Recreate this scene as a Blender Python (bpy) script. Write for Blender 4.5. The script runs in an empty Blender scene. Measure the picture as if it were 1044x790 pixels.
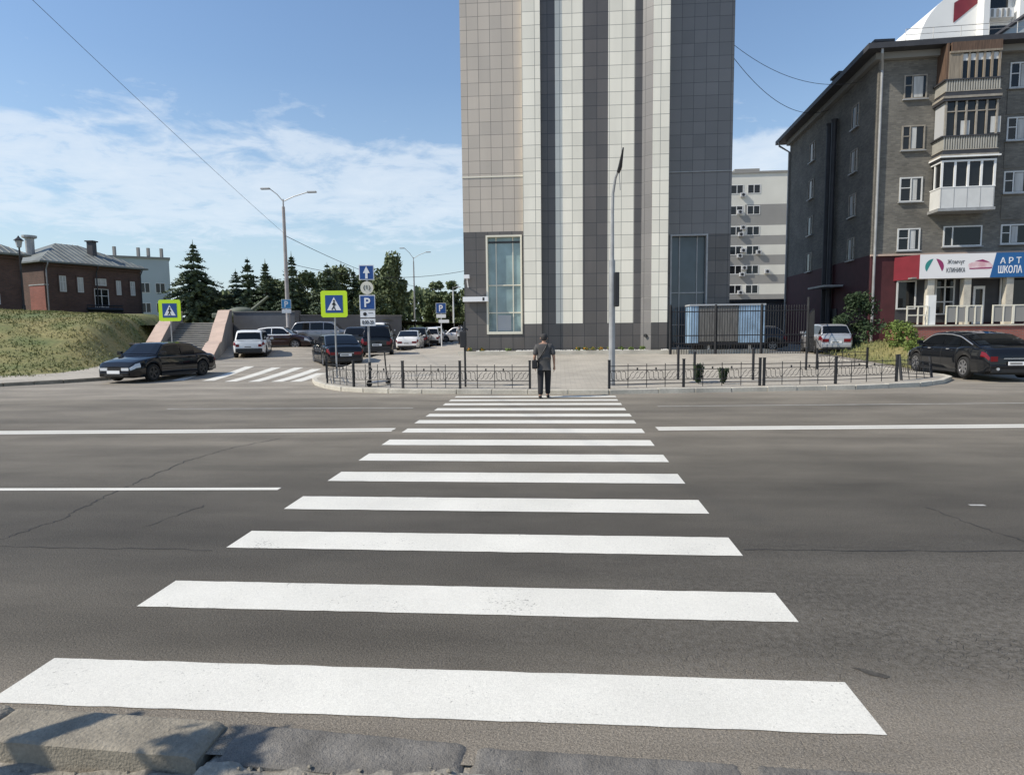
import bpy, bmesh, math, random
import numpy as np
from mathutils import Vector, Matrix, noise
random.seed(7)
scn = bpy.context.scene
COL = scn.collection
PI = math.pi

# ------------------------------------------------------------------ camera
cam_d = bpy.data.cameras.new('camera'); cam = bpy.data.objects.new('camera', cam_d); COL.objects.link(cam)
R_ = Vector((0.9970364, 0.07614485, -0.0109719)); U_ = Vector((0.00386062, 0.09291729, 0.99566635)); F_ = Vector((-0.07683434, 0.99275795, -0.09234796))
M3 = Matrix((R_, U_, -F_)).transposed()
cam.matrix_world = Matrix.Translation((0, 0, 1.8)) @ M3.to_4x4()
cam_d.sensor_fit = 'HORIZONTAL'; cam_d.sensor_width = 36; cam_d.lens = 36 * 645.83 / 1044
cam_d.clip_start = 0.05; cam_d.clip_end = 6000
scn.camera = cam

# ------------------------------------------------------------------ sky, sun, exposure
SUN_EL = math.radians(43); SD = Vector((-.946, -.324, 0)).normalized()
sun_dir = Vector((SD.x * math.cos(SUN_EL), SD.y * math.cos(SUN_EL), math.sin(SUN_EL)))
w = bpy.data.worlds.new('World'); scn.world = w; w.use_nodes = True
nt = w.node_tree; N = nt.nodes; Lk = nt.links
bg = N['Background']; bg.inputs[1].default_value = 0.106
sky = N.new('ShaderNodeTexSky'); sky.sky_type = 'NISHITA'; sky.sun_disc = False
sky.sun_elevation = SUN_EL; sky.sun_rotation = math.atan2(sun_dir.x, sun_dir.y); sky.air_density = 1.5; sky.dust_density = .35; sky.ozone_density = 3.0
tc = N.new('ShaderNodeTexCoord'); sep = N.new('ShaderNodeSeparateXYZ'); Lk.new(tc.outputs['Generated'], sep.inputs[0])
def mth(op, a, b=None, c=None, clamp=False):
    n = N.new('ShaderNodeMath'); n.operation = op; n.use_clamp = clamp
    for i, v in enumerate((a, b, c)):
        if v is None: continue
        if isinstance(v, (int, float)): n.inputs[i].default_value = v
        else: Lk.new(v, n.inputs[i])
    return n.outputs[0]
zz = mth('MAXIMUM', sep.outputs[2], 0.0); den = mth('ADD', zz, 0.13)
cu = mth('DIVIDE', sep.outputs[0], den); cv = mth('DIVIDE', sep.outputs[1], den)
cmb = N.new('ShaderNodeCombineXYZ'); Lk.new(cu, cmb.inputs[0]); Lk.new(cv, cmb.inputs[1]); cmb.inputs[2].default_value = 3.1
def wnoise(scale, detail, rough, dist=0):
    n = N.new('ShaderNodeTexNoise'); n.inputs['Scale'].default_value = scale; n.inputs['Detail'].default_value = detail
    n.inputs['Roughness'].default_value = rough; n.inputs['Distortion'].default_value = dist; Lk.new(cmb.outputs[0], n.inputs['Vector']); return n.outputs[0]
n1 = wnoise(0.7, 3, .5, .3); n2 = wnoise(3.6, 9, .6, .5); n3 = wnoise(8, 7, .6, .4)
def wramp(v, pts):
    r = N.new('ShaderNodeValToRGB'); Lk.new(v, r.inputs[0]); e = r.color_ramp.elements
    while len(e) < len(pts): e.new(0.5)
    for i, (p, c) in enumerate(pts): e[i].position = p; e[i].color = (c, c, c, 1)
    return r.outputs[0]
band = wramp(sep.outputs[2], [(0.0, .22), (0.10, .32), (0.15, .62), (0.20, .78), (0.25, .70), (0.295, .44), (0.34, .27), (.6, .27)])
mix = mth('ADD', mth('MULTIPLY', n1, .28), mth('ADD', mth('MULTIPLY', n2, .50), mth('MULTIPLY', n3, .22)))
cl = mth('ADD', mix, mth('MULTIPLY', mth('SUBTRACT', band, .5), .52))
dens = wramp(cl, [(0.50, 0.0), (0.55, .26), (0.60, .58), (0.74, .8)])
mx = N.new('ShaderNodeMix'); mx.data_type = 'RGBA'; Lk.new(dens, mx.inputs['Factor']); tn = N.new('ShaderNodeVectorMath'); tn.operation = 'MULTIPLY'; Lk.new(sky.outputs[0], tn.inputs[0]); tn.inputs[1].default_value = (1.0, 1.12, 1.32); Lk.new(tn.outputs[0], mx.inputs[6]); mx.inputs[7].default_value = (7.9, 8.5, 9.2, 1)
# light summer haze near the horizon, part of the sky itself
hz = wramp(sep.outputs[2], [(0.0, .72), (0.08, .5), (0.2, .22), (0.35, .08), (0.6, .03)])
mx2 = N.new('ShaderNodeMix'); mx2.data_type = 'RGBA'; Lk.new(hz, mx2.inputs['Factor']); Lk.new(mx.outputs[2], mx2.inputs[6]); mx2.inputs[7].default_value = (6.4, 7.9, 9.4, 1)
Lk.new(mx2.outputs[2], bg.inputs[0])
sd = bpy.data.lights.new('sun', 'SUN'); sun = bpy.data.objects.new('sun', sd); COL.objects.link(sun)
sd.energy = 4.9; sd.angle = math.radians(.53); sd.color = (1.0, .925, .80)
sun.rotation_euler = (-sun_dir).to_track_quat('-Z', 'Y').to_euler(); sun.location = (0, 0, 60)
scn.view_settings.view_transform = 'Standard'; scn.view_settings.look = 'None'; scn.view_settings.exposure = 0.0; scn.view_settings.gamma = 1
scn.view_settings.use_curve_mapping = False
scn.render.engine = 'CYCLES'

# ------------------------------------------------------------------ materials
def nmat(name, col, rough=.8, var=0.0, vscale=2.0, var2=0.0, vscale2=40, bump=0.0, bscale=60, metal=0, coat=0, spec=None, col2=None, stretch=None, trans=0):
    m = bpy.data.materials.new(name); m.use_nodes = True; t = m.node_tree; b = t.nodes['Principled BSDF']; L = t.links
    b.inputs['Base Color'].default_value = (*col, 1); b.inputs['Roughness'].default_value = rough; b.inputs['Metallic'].default_value = metal
    if coat: b.inputs['Coat Weight'].default_value = coat; b.inputs['Coat Roughness'].default_value = .04
    if spec is not None: b.inputs['Specular IOR Level'].default_value = spec
    if var or var2 or bump or col2:
        g = t.nodes.new('ShaderNodeNewGeometry'); vec = g.outputs['Position']
        if stretch:
            mp = t.nodes.new('ShaderNodeMapping'); mp.inputs['Scale'].default_value = stretch; L.new(vec, mp.inputs[0]); vec = mp.outputs[0]
        def nz(s, d=5):
            n = t.nodes.new('ShaderNodeTexNoise'); n.inputs['Scale'].default_value = s; n.inputs['Detail'].default_value = d; L.new(vec, n.inputs['Vector']); return n.outputs[0]
        cur = None
        if var or col2:
            a = nz(vscale); r = t.nodes.new('ShaderNodeMapRange'); r.inputs[1].default_value = .3; r.inputs[2].default_value = .7
            L.new(a, r.inputs[0]); x = t.nodes.new('ShaderNodeMix'); x.data_type = 'RGBA'; L.new(r.outputs[0], x.inputs['Factor'])
            c2 = col2 if col2 else tuple(min(1, c * (1 + var)) for c in col); c1 = tuple(c * (1 - var) for c in col)
            x.inputs[6].default_value = (*c1, 1); x.inputs[7].default_value = (*c2, 1); cur = x.outputs[2]
        if var2:
            a = nz(vscale2, 3); r = t.nodes.new('ShaderNodeMapRange'); r.inputs[1].default_value = .25; r.inputs[2].default_value = .75
            r.inputs[3].default_value = 1 - var2; r.inputs[4].default_value = 1 + var2; L.new(a, r.inputs[0])
            x = t.nodes.new('ShaderNodeVectorMath'); x.operation = 'SCALE'
            if cur is not None: L.new(cur, x.inputs[0])
            else: x.inputs[0].default_value = col
            L.new(r.outputs[0], x.inputs['Scale']); cur = x.outputs[0]
        if cur is not None: L.new(cur, b.inputs['Base Color'])
        if bump:
            a = nz(bscale, 4); bp = t.nodes.new('ShaderNodeBump'); bp.inputs['Strength'].default_value = bump; bp.inputs['Distance'].default_value = .01
            L.new(a, bp.inputs['Height']); L.new(bp.outputs[0], b.inputs['Normal'])
    return m
def brickmat(name, c1, c2, mortar, bw, rh, ms=.012, offset=.5, rough=.8, bump=.3, var=.12, vscale=1.2, squash=1, spec=None, streak=0):
    m = bpy.data.materials.new(name); m.use_nodes = True; t = m.node_tree; b = t.nodes['Principled BSDF']; L = t.links
    uv = t.nodes.new('ShaderNodeUVMap'); br = t.nodes.new('ShaderNodeTexBrick'); L.new(uv.outputs[0], br.inputs['Vector'])
    br.offset = offset; br.inputs['Scale'].default_value = 1; br.inputs['Brick Width'].default_value = bw; br.inputs['Row Height'].default_value = rh
    br.inputs['Mortar Size'].default_value = ms; br.inputs['Mortar Smooth'].default_value = .1; br.inputs['Bias'].default_value = 0
    br.inputs['Color1'].default_value = (*c1, 1); br.inputs['Color2'].default_value = (*c2, 1); br.inputs['Mortar'].default_value = (*mortar, 1)
    n = t.nodes.new('ShaderNodeTexNoise'); n.inputs['Scale'].default_value = vscale; n.inputs['Detail'].default_value = 6
    if streak:
        mp = t.nodes.new('ShaderNodeMapping'); mp.inputs['Scale'].default_value = (1, streak, 1); L.new(uv.outputs[0], mp.inputs[0]); L.new(mp.outputs[0], n.inputs['Vector'])
    else: L.new(uv.outputs[0], n.inputs['Vector'])
    r = t.nodes.new('ShaderNodeMapRange'); r.inputs[1].default_value = .3; r.inputs[2].default_value = .7; r.inputs[3].default_value = 1 - var; r.inputs[4].default_value = 1 + var
    L.new(n.outputs[0], r.inputs[0]); x = t.nodes.new('ShaderNodeVectorMath'); x.operation = 'SCALE'; L.new(br.outputs[0], x.inputs[0]); L.new(r.outputs[0], x.inputs['Scale'])
    L.new(x.outputs[0], b.inputs['Base Color']); b.inputs['Roughness'].default_value = rough
    if spec is not None: b.inputs['Specular IOR Level'].default_value = spec
    bp = t.nodes.new('ShaderNodeBump'); bp.inputs['Strength'].default_value = bump; bp.inputs['Distance'].default_value = .02; bp.invert = True
    L.new(br.outputs['Fac'], bp.inputs['Height']); L.new(bp.outputs[0], b.inputs['Normal'])
    return m

def asphalt_mat():
    m = bpy.data.materials.new('asphalt'); m.use_nodes = True; t = m.node_tree; b = t.nodes['Principled BSDF']; L = t.links; NN = t.nodes
    g = NN.new('ShaderNodeNewGeometry'); pos = g.outputs['Position']; s = NN.new('ShaderNodeSeparateXYZ'); L.new(pos, s.inputs[0])
    def M(op, a, b_=None, clamp=False):
        n = NN.new('ShaderNodeMath'); n.operation = op; n.use_clamp = clamp
        for i, v in enumerate((a, b_)):
            if v is None: continue
            if isinstance(v, (int, float)): n.inputs[i].default_value = v
            else: L.new(v, n.inputs[i])
        return n.outputs[0]
    def noi(scale, det, stretch=None, rough=.55, dist=0):
        v = pos
        if stretch:
            mp = NN.new('ShaderNodeMapping'); mp.inputs['Scale'].default_value = stretch; L.new(pos, mp.inputs[0]); v = mp.outputs[0]
        n = NN.new('ShaderNodeTexNoise'); n.inputs['Scale'].default_value = scale; n.inputs['Detail'].default_value = det; n.inputs['Roughness'].default_value = rough
        n.inputs['Distortion'].default_value = dist; L.new(v, n.inputs['Vector']); return n.outputs[0]
    # lane tones: darker near, lighter grey on the far side, dust along the kerbs
    yy = M('SUBTRACT', s.outputs[1], M('MULTIPLY', s.outputs[0], .03)); yn = M('DIVIDE', yy, 40)
    r = NN.new('ShaderNodeValToRGB'); L.new(yn, r.inputs[0]); e = r.color_ramp.elements
    pts = [(0.0, (.215, .195, .165)), (.068, (.20, .182, .156)), (.085, (.092, .085, .073)), (.125, (.068, .064, .057)), (.165, (.078, .073, .064)), (.2, (.108, .101, .087)), (.27, (.155, .143, .122)), (.35, (.14, .13, .112)), (.40, (.16, .148, .126)), (.425, (.21, .195, .17)), (.5, (.22, .205, .18)), (.8, (.25, .235, .21))]
    while len(e) < len(pts): e.new(.5)
    for i, (p, c) in enumerate(pts): e[i].position = p; e[i].color = (*c, 1)
    big = noi(.9, 8, (.45, 1, 1), .62); st = noi(1.0, 4, (.05, 1.6, 1)); fine = noi(70, 3); gr = noi(150, 3, None, .7)
    def rng(v, a, b_, lo, hi):
        q = NN.new('ShaderNodeMapRange'); q.inputs[1].default_value = a; q.inputs[2].default_value = b_; q.inputs[3].default_value = lo; q.inputs[4].default_value = hi; L.new(v, q.inputs[0]); return q.outputs[0]
    f = M('MULTIPLY', rng(big, .32, .68, .80, 1.32), rng(st, .32, .68, .88, 1.16)); f = M('MULTIPLY', f, rng(fine, .3, .7, .75, 1.28)); f = M('MULTIPLY', f, rng(gr, .32, .68, .45, 1.6))
    # worn, crazed patch to the right of the crossing
    dx = M('MULTIPLY', M('SUBTRACT', s.outputs[0], 3.0), .3); dy = M('MULTIPLY', M('SUBTRACT', s.outputs[1], 3.6), .6)
    dd = M('SQRT', M('ADD', M('MULTIPLY', dx, dx), M('MULTIPLY', dy, dy)))
    msk = rng(M('ADD', dd, M('MULTIPLY', noi(2.2, 5), .9)), .6, 1.7, 1, 0)
    vo = NN.new('ShaderNodeTexVoronoi'); vo.feature = 'DISTANCE_TO_EDGE'; vo.inputs['Scale'].default_value = 9
    mp = NN.new('ShaderNodeMapping'); mp.inputs['Scale'].default_value = (.6, 1.5, 1); L.new(pos, mp.inputs[0])
    va = NN.new('ShaderNodeVectorMath'); va.operation = 'ADD'; L.new(mp.outputs[0], va.inputs[0])
    nn = NN.new('ShaderNodeTexNoise'); nn.inputs['Scale'].default_value = 5; L.new(pos, nn.inputs['Vector']); vs = NN.new('ShaderNodeVectorMath'); vs.operation = 'SCALE'; vs.inputs['Scale'].default_value = .5
    L.new(nn.outputs['Color'], vs.inputs[0]); L.new(vs.outputs[0], va.inputs[1]); L.new(va.outputs[0], vo.inputs['Vector'])
    crk = M('MULTIPLY', rng(vo.outputs[0], .01, .05, 1, 0), rng(noi(1.3, 3), .45, .6, 0, 1))
    crk = M('MULTIPLY', crk, msk)
    f = M('MULTIPLY', f, M('SUBTRACT', 1, M('MULTIPLY', crk, .25)))
    wm = NN.new('ShaderNodeVectorMath'); wm.operation = 'MULTIPLY'; L.new(r.outputs[0], wm.inputs[0]); wm.inputs[1].default_value = (1.09, 1.035, .95); vm = NN.new('ShaderNodeVectorMath'); vm.operation = 'SCALE'; L.new(wm.outputs[0], vm.inputs[0]); L.new(f, vm.inputs['Scale'])
    dust = NN.new('ShaderNodeMix'); dust.data_type = 'RGBA'; L.new(M('MULTIPLY', M('MULTIPLY', msk, rng(noi(22, 6, None, .7), .40, .66, 0, 1)), .42), dust.inputs['Factor'])
    L.new(vm.outputs[0], dust.inputs[6]); dust.inputs[7].default_value = (.27, .25, .22, 1)
    L.new(dust.outputs[2], b.inputs['Base Color']); b.inputs['Roughness'].default_value = .82; b.inputs['Specular IOR Level'].default_value = .35
    bp = NN.new('ShaderNodeBump'); bp.inputs['Strength'].default_value = .8; bp.inputs['Distance'].default_value = .008
    h = M('SUBTRACT', M('ADD', M('MULTIPLY', gr, 1.0), M('MULTIPLY', fine, 1.2)), M('MULTIPLY', crk, .8)); L.new(h, bp.inputs['Height']); L.new(bp.outputs[0], b.inputs['Normal'])
    return m

MT = {}
MT['asphalt'] = asphalt_mat()
MT['paint'] = nmat('road_paint', (.69, .665, .59), .65, var=.07, vscale=1.3, var2=.13, vscale2=110, bump=.3, bscale=220)
MT['oldpaint'] = nmat('old_road_paint', (.42, .41, .38), .7, var=.25, vscale=3, var2=.18, vscale2=50)
MT['patch'] = nmat('dark_patch', (.062, .056, .047), .9, var=.3, vscale=30, var2=.3, vscale2=150)
MT['crack'] = nmat('crack_tar', (.035, .034, .033), .9)
MT['paving'] = brickmat('concrete_paving', (.43, .39, .32), (.36, .325, .27), (.24, .215, .18), .3, .15, .006, .5, .85, .2, .16, .5)
MT['kerb'] = nmat('kerb_concrete', (.50, .465, .39), .85, var=.2, vscale=1.5, var2=.15, vscale2=25, bump=.3, bscale=60)
MT['kerbdark'] = nmat('dusty_kerb_stone', (.25, .22, .17), .9, var=.22, vscale=5, var2=.16, vscale2=60, bump=.6, bscale=90)
MT['kerbdark2'] = nmat('grey_kerb_stone', (.16, .148, .13), .9, var=.25, vscale=7, var2=.22, vscale2=120, bump=.8, bscale=140)
MT['dirt'] = nmat('dry_dirt', (.27, .245, .20), .95, var=.25, vscale=4, var2=.25, vscale2=45, bump=1.0, bscale=50)
MT['terrain'] = nmat('ground_soil', (.16, .15, .10), .95, var=.2, vscale=.1)
MT['grass'] = nmat('dry_grass', (.105, .14, .042), .95, vscale=.42, col2=(.27, .225, .09), var=.1, var2=.35, vscale2=7, bump=1, bscale=9)
MT['leafgrass'] = nmat('grass_blades', (.115, .155, .048), .9, vscale=.42, col2=(.28, .24, .10))
MT['tile_grey'] = brickmat('beige_grey_tile', (.54, .475, .40), (.46, .41, .35), (.17, .15, .13), .62, .68, .012, 0, .45, .35, .05, 1.1, streak=.12)
MT['tile_cream'] = brickmat('cream_tile', (.90, .85, .72), (.77, .73, .62), (.25, .24, .21), .66, .68, .012, 0, .35, .35, .06, 1.3, streak=.1)
MT['tile_dark'] = brickmat('dark_grey_tile', (.13, .117, .108), (.094, .087, .083), (.035, .035, .038), .66, .68, .014, 0, .35, .35, .1, 1.3, streak=.12)
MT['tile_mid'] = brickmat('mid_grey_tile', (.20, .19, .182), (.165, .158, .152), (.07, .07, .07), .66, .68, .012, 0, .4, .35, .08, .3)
MT['aptbrick'] = brickmat('grey_brown_brick', (.20, .185, .155), (.13, .122, .105), (.15, .143, .13), .26, .088, .011, .5, .9, .4, .22, .7)
MT['aptside'] = MT['aptbrick']
MT['maroon'] = nmat('maroon_plaster', (.07, .017, .02), .75, var=.2, vscale=2)
MT['redbrick'] = brickmat('red_brick', (.125, .066, .050), (.085, .048, .038), (.10, .08, .07), .26, .088, .012, .5, .9, .4, .2, .7)
MT['redterr'] = brickmat('terrace_brick', (.33, .10, .075), (.26, .075, .06), (.2, .15, .13), .26, .088, .012, .5, .9, .4, .15, .7)
MT['metalroof'] = nmat('seamed_metal_roof', (.155, .17, .16), .6, var=.25, vscale=.8, metal=.1)
MT['darkroof'] = nmat('dark_roof', (.045, .045, .05), .6, var=.2)
MT['glass'] = nmat('dark_window_glass', (.010, .012, .014), .06, spec=.45)
MT['glassblue'] = nmat('blue_window_glass', (.21, .30, .31), .05, spec=1.0, var=.35, vscale=.9)
MT['glassgrey'] = nmat('grey_window_glass', (.06, .08, .095), .06, spec=.6, var=.3, vscale=.7)
MT['curtain'] = nmat('net_curtain', (.5, .5, .48), .9, var=.25, vscale=5, stretch=(1, 1, .1))
MT['frame'] = nmat('white_plastic_frame', (.62, .62, .60), .4, var=.06)
MT['oldframe'] = nmat('weathered_wood_frame', (.30, .27, .225), .75, var=.25, vscale=3)
MT['brownboard'] = nmat('brown_board', (.11, .068, .046), .8, var=.35, vscale=3, stretch=(6, 6, .5))
MT['beigeboard'] = nmat('weathered_board', (.25, .21, .16), .8, var=.25, vscale=3, stretch=(6, 6, .5))
MT['ribbed'] = nmat('ribbed_balcony_sheet', (.33, .32, .285), .6, var=.1)
MT['darkmetal'] = nmat('black_painted_iron', (.018, .018, .02), .5, var=.3, vscale=5)
MT['greymetal'] = nmat('galvanised_pole', (.36, .36, .355), .5, var=.15, vscale=3, metal=.3)
MT['lamppost'] = nmat('aged_concrete_pole', (.33, .31, .305), .8, var=.15, vscale=2)
MT['white'] = nmat('white_paint', (.80, .80, .78), .5, var=.05)
MT['whitewall'] = nmat('white_facade', (.78, .775, .75), .7, var=.05, vscale=.2)
MT['creamwall'] = nmat('cream_facade', (.60, .59, .53), .8, var=.06, vscale=.3)
MT['greyband'] = nmat('grey_facade_band', (.255, .25, .235), .8, var=.06, vscale=.3)
MT['concwall'] = nmat('pale_grey_facade', (.40, .45, .47), .85, var=.08, vscale=.2)
MT['granite'] = nmat('dark_granite_cladding', (.125, .128, .138), .55, var=.1, vscale=.5, var2=.08, vscale2=3)
MT['pinkstone'] = nmat('pink_stone_coping', (.52, .39, .31), .75, var=.12, vscale=1.2, var2=.08, vscale2=12)
MT['step'] = nmat('grey_step_stone', (.23, .22, .21), .85, var=.15, vscale=1.5)
MT['bluepaint'] = nmat('light_blue_paint', (.29, .42, .56), .5, var=.2)
MT['tarp'] = nmat('grey_tarpaulin', (.15, .145, .135), .7, var=.3, vscale=2, stretch=(5, 5, .6), bump=.6, bscale=8)
MT['signblue'] = nmat('sign_blue', (.012, .07, .26), .4)
MT['signcyan'] = nmat('sign_light_blue', (.03, .22, .45), .4)
MT['signyellow'] = nmat('fluorescent_yellow_green', (.60, .85, .02), .45)
MT['signwhite'] = nmat('sign_white', (.82, .82, .82), .4)
MT['signblack'] = nmat('sign_black', (.015, .015, .015), .5)
MT['signback'] = nmat('sign_cream', (.74, .70, .58), .4)
MT['skin'] = nmat('skin', (.38, .22, .15), .6)
MT['shirt'] = nmat('grey_shirt', (.075, .072, .07), .9, var=.15, vscale=8, var2=.15, vscale2=60)
MT['trousers'] = nmat('black_trousers', (.012, .012, .014), .85, var=.2, vscale=9)
MT['bagm'] = nmat('black_bag', (.01, .01, .011), .6)
MT['hair'] = nmat('dark_grey_hair', (.035, .033, .032), .8)
MT['spruce'] = nmat('spruce_needles', (.048, .08, .05), .85, vscale=.9, col2=(.13, .165, .10))
MT['leafd'] = nmat('tree_leaves', (.07, .10, .04), .8, vscale=.5, col2=(.17, .20, .095))
MT['leafb'] = nmat('shrub_leaves', (.07, .12, .02), .8, vscale=2, col2=(.17, .22, .05))
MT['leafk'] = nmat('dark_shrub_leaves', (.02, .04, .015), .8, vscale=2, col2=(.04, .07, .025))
MT['bark'] = nmat('bark', (.09, .07, .055), .9, var=.3, vscale=6)
MT['tyre'] = nmat('rubber_tyre', (.012, .012, .012), .85)
MT['rim'] = nmat('alloy_rim', (.35, .35, .36), .3, metal=.8)
MT['rimdark'] = nmat('dark_rim', (.06, .06, .06), .4, metal=.5)
MT['chrome'] = nmat('chrome_trim', (.8, .8, .8), .35, metal=.85)
MT['cglass'] = nmat('car_glass', (.006, .007, .008), .05, spec=.4)
MT['headl'] = nmat('headlight_lens', (.62, .64, .66), .1, spec=.8)
MT['taill'] = nmat('red_light_lens', (.16, .006, .01), .15, spec=.5)
MT['plastic'] = nmat('black_car_plastic', (.018, .018, .018), .6)
def carpaint(n, c, metal=.0, rough=.35): return nmat(n, c, rough, metal=metal, coat=.95, spec=(.0 if max(c) < .04 else .5), var=.03, vscale=2)
MT['cblack'] = carpaint('black_car_paint', (.008, .009, .011)); MT['cdark'] = carpaint('dark_grey_car_paint', (.028, .03, .034), .3)
MT['cwhite'] = carpaint('white_car_paint', (.78, .78, .77)); MT['csilver'] = carpaint('silver_car_paint', (.48, .48, .49), .4)
MT['cgrey'] = carpaint('blue_grey_car_paint', (.20, .21, .23), .4); MT['cbrown'] = carpaint('dark_brown_car_paint', (.03, .014, .012), .2)
MT['flower'] = nmat('flower_petals', (.65, .25, .03), .8)
MT['pebble'] = nmat('white_pebbles', (.62, .60, .55), .8, var=.15, vscale=9)
MT['teal'] = nmat('logo_teal', (.03, .24, .22), .5); MT['purple'] = nmat('logo_purple', (.28, .03, .12), .5)
MT['pinkp'] = nmat('poster_pink', (.72, .42, .45), .5, vscale=3, col2=(.85, .72, .72), var=.1); MT['bannerred'] = nmat('red_banner', (.19, .018, .03), .55, var=.15, vscale=1)
MT['bannerblue'] = nmat('blue_banner', (.015, .11, .30), .5)
MT['bannerwhite'] = nmat('white_banner', (.80, .78, .77), .5)
MT['patina'] = nmat('green_grey_armour', (.13, .145, .11), .7)
MT['curtain2'] = nmat('window_blind', (.42, .43, .44), .7)

def wear(mat):   # flecks where the paint has chipped off and asphalt shows
    t = mat.node_tree; b = t.nodes['Principled BSDF']; L = t.links; src = b.inputs['Base Color'].links[0].from_socket
    g = t.nodes.new('ShaderNodeNewGeometry')
    def nz(s, d, r_):
        n = t.nodes.new('ShaderNodeTexNoise'); n.inputs['Scale'].default_value = s; n.inputs['Detail'].default_value = d; n.inputs['Roughness'].default_value = r_; L.new(g.outputs['Position'], n.inputs['Vector']); return n.outputs[0]
    a = t.nodes.new('ShaderNodeMath'); a.operation = 'MULTIPLY_ADD'; L.new(nz(1.7, 4, .6), a.inputs[0]); a.inputs[1].default_value = .45; L.new(nz(48, 6, .75), a.inputs[2])
    r = t.nodes.new('ShaderNodeMapRange'); r.inputs[1].default_value = .85; r.inputs[2].default_value = .92; r.inputs[3].default_value = 0; r.inputs[4].default_value = .75; L.new(a.outputs[0], r.inputs[0])
    x = t.nodes.new('ShaderNodeMix'); x.data_type = 'RGBA'; L.new(r.outputs[0], x.inputs['Factor']); L.new(src, x.inputs[6]); x.inputs[7].default_value = (.16, .15, .13, 1); L.new(x.outputs[2], b.inputs['Base Color'])
wear(MT['paint'])

# ------------------------------------------------------------------ helpers
def ss(a, b, x):
    t = max(0., min(1., (x - a) / (b - a))); return t * t * (3 - 2 * t)
def gz(x, y):
    return .3 * ss(22, 34, y) + .5 * ss(34, 42, y) * ss(12.5, 17, -x)

class MB:
    def __init__(s): s.v = []; s.f = []; s.mi = []; s.m = 0; s.T = Matrix.Identity(4)
    def add(s, vs, fs):
        o = len(s.v); s.v += [tuple(s.T @ Vector(p)) for p in vs]; s.f += [tuple(o + i for i in f) for f in fs]; s.mi += [s.m] * len(fs); return s
    def box(s, x0, x1, y0, y1, z0, z1):
        if x0 > x1: x0, x1 = x1, x0
        if y0 > y1: y0, y1 = y1, y0
        if z0 > z1: z0, z1 = z1, z0
        return s.add([(x0, y0, z0), (x1, y0, z0), (x1, y1, z0), (x0, y1, z0), (x0, y0, z1), (x1, y0, z1), (x1, y1, z1), (x0, y1, z1)],
                     [(3, 2, 1, 0), (4, 5, 6, 7), (0, 1, 5, 4), (1, 2, 6, 5), (2, 3, 7, 6), (3, 0, 4, 7)])
    def quad(s, *p): return s.add(p, [tuple(range(len(p)))])
    def tube(s, pts, r, n=8, cap=True):
        pts = [Vector(p) for p in pts]; rs = r if isinstance(r, (list, tuple)) else [r] * len(pts)
        vs = []; fs = []; up = None
        for i, p in enumerate(pts):
            d = (pts[min(i + 1, len(pts) - 1)] - pts[max(i - 1, 0)]).normalized()
            if up is None: up = Vector((0, 0, 1)) if abs(d.z) < .9 else Vector((1, 0, 0))
            a = d.cross(up).normalized(); b = a.cross(d).normalized(); up = b
            for k in range(n):
                t = 2 * PI * k / n; vs.append(tuple(p + (a * math.cos(t) + b * math.sin(t)) * rs[i]))
        for i in range(len(pts) - 1):
            for k in range(n):
                k2 = (k + 1) % n; fs.append((i * n + k, i * n + k2, (i + 1) * n + k2, (i + 1) * n + k))
        if cap: fs.append(tuple(range(n))[::-1]); fs.append(tuple((len(pts) - 1) * n + k for k in range(n)))
        return s.add(vs, fs)
    def bar(s, a, b, wd):   # square bar
        return s.tube([a, b], wd * .7071, 4)
    def prism(s, poly, y0, y1):   # polygon in XZ, extruded along Y
        n = len(poly); vs = [(x, y0, z) for x, z in poly] + [(x, y1, z) for x, z in poly]
        return s.add(vs, [tuple(range(n)), tuple(range(2 * n - 1, n - 1, -1))] + [(i, i + n, (i + 1) % n + n, (i + 1) % n) for i in range(n)])
    def prismz(s, poly, z0, z1):
        n = len(poly); vs = [(x, y, z0) for x, y in poly] + [(x, y, z1) for x, y in poly]
        return s.add(vs, [tuple(range(n))[::-1], tuple(range(n, 2 * n))] + [(i, (i + 1) % n, (i + 1) % n + n, i + n) for i in range(n)])
    def disc(s, c, r, axis, th, n=24):
        c = Vector(c); ax = Vector(axis).normalized(); return s.tube([c - ax * th / 2, c + ax * th / 2], r, n)
    def build(s, name, mats, parent=None, smooth=False, bevel=0, loc=None):
        me = bpy.data.meshes.new(name); me.from_pydata(s.v, [], s.f)
        if not isinstance(mats, (list, tuple)): mats = [mats]
        for m in mats: me.materials.append(MT[m] if isinstance(m, str) else m)
        me.polygons.foreach_set('material_index', s.mi)
        bm = bmesh.new(); bm.from_mesh(me); bmesh.ops.recalc_face_normals(bm, faces=bm.faces)
        uv = bm.loops.layers.uv.new('UVMap')
        for f in bm.faces:
            n = f.normal
            if abs(n.z) > .75 or n.length < .1:
                for l in f.loops: l[uv].uv = (l.vert.co.x, l.vert.co.y)
            else:
                t = Vector((-n.y, n.x, 0)).normalized()
                for l in f.loops: l[uv].uv = (l.vert.co.dot(t), l.vert.co.z)
            f.smooth = smooth
        bm.to_mesh(me); bm.free()
        o = bpy.data.objects.new(name, me); COL.objects.link(o)
        if parent: o.parent = parent
        if loc: o.location = loc
        if bevel:
            b = o.modifiers.new('bevel', 'BEVEL'); b.width = bevel; b.segments = 2; b.limit_method = 'ANGLE'; b.angle_limit = math.radians(40)
        return o
def tag(o, label=None, cat=None, group=None, kind=None):
    if label: o['label'] = label
    if cat: o['category'] = cat
    if group: o['group'] = group
    if kind: o['kind'] = kind
    return o
def thing(name, label, cat, loc=(0, 0, 0), rz=0, group=None):
    o = bpy.data.objects.new(name, None); COL.objects.link(o); o.location = loc; o.rotation_euler = (0, 0, rz); o.empty_display_size = .3
    return tag(o, label, cat, group)
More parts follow.
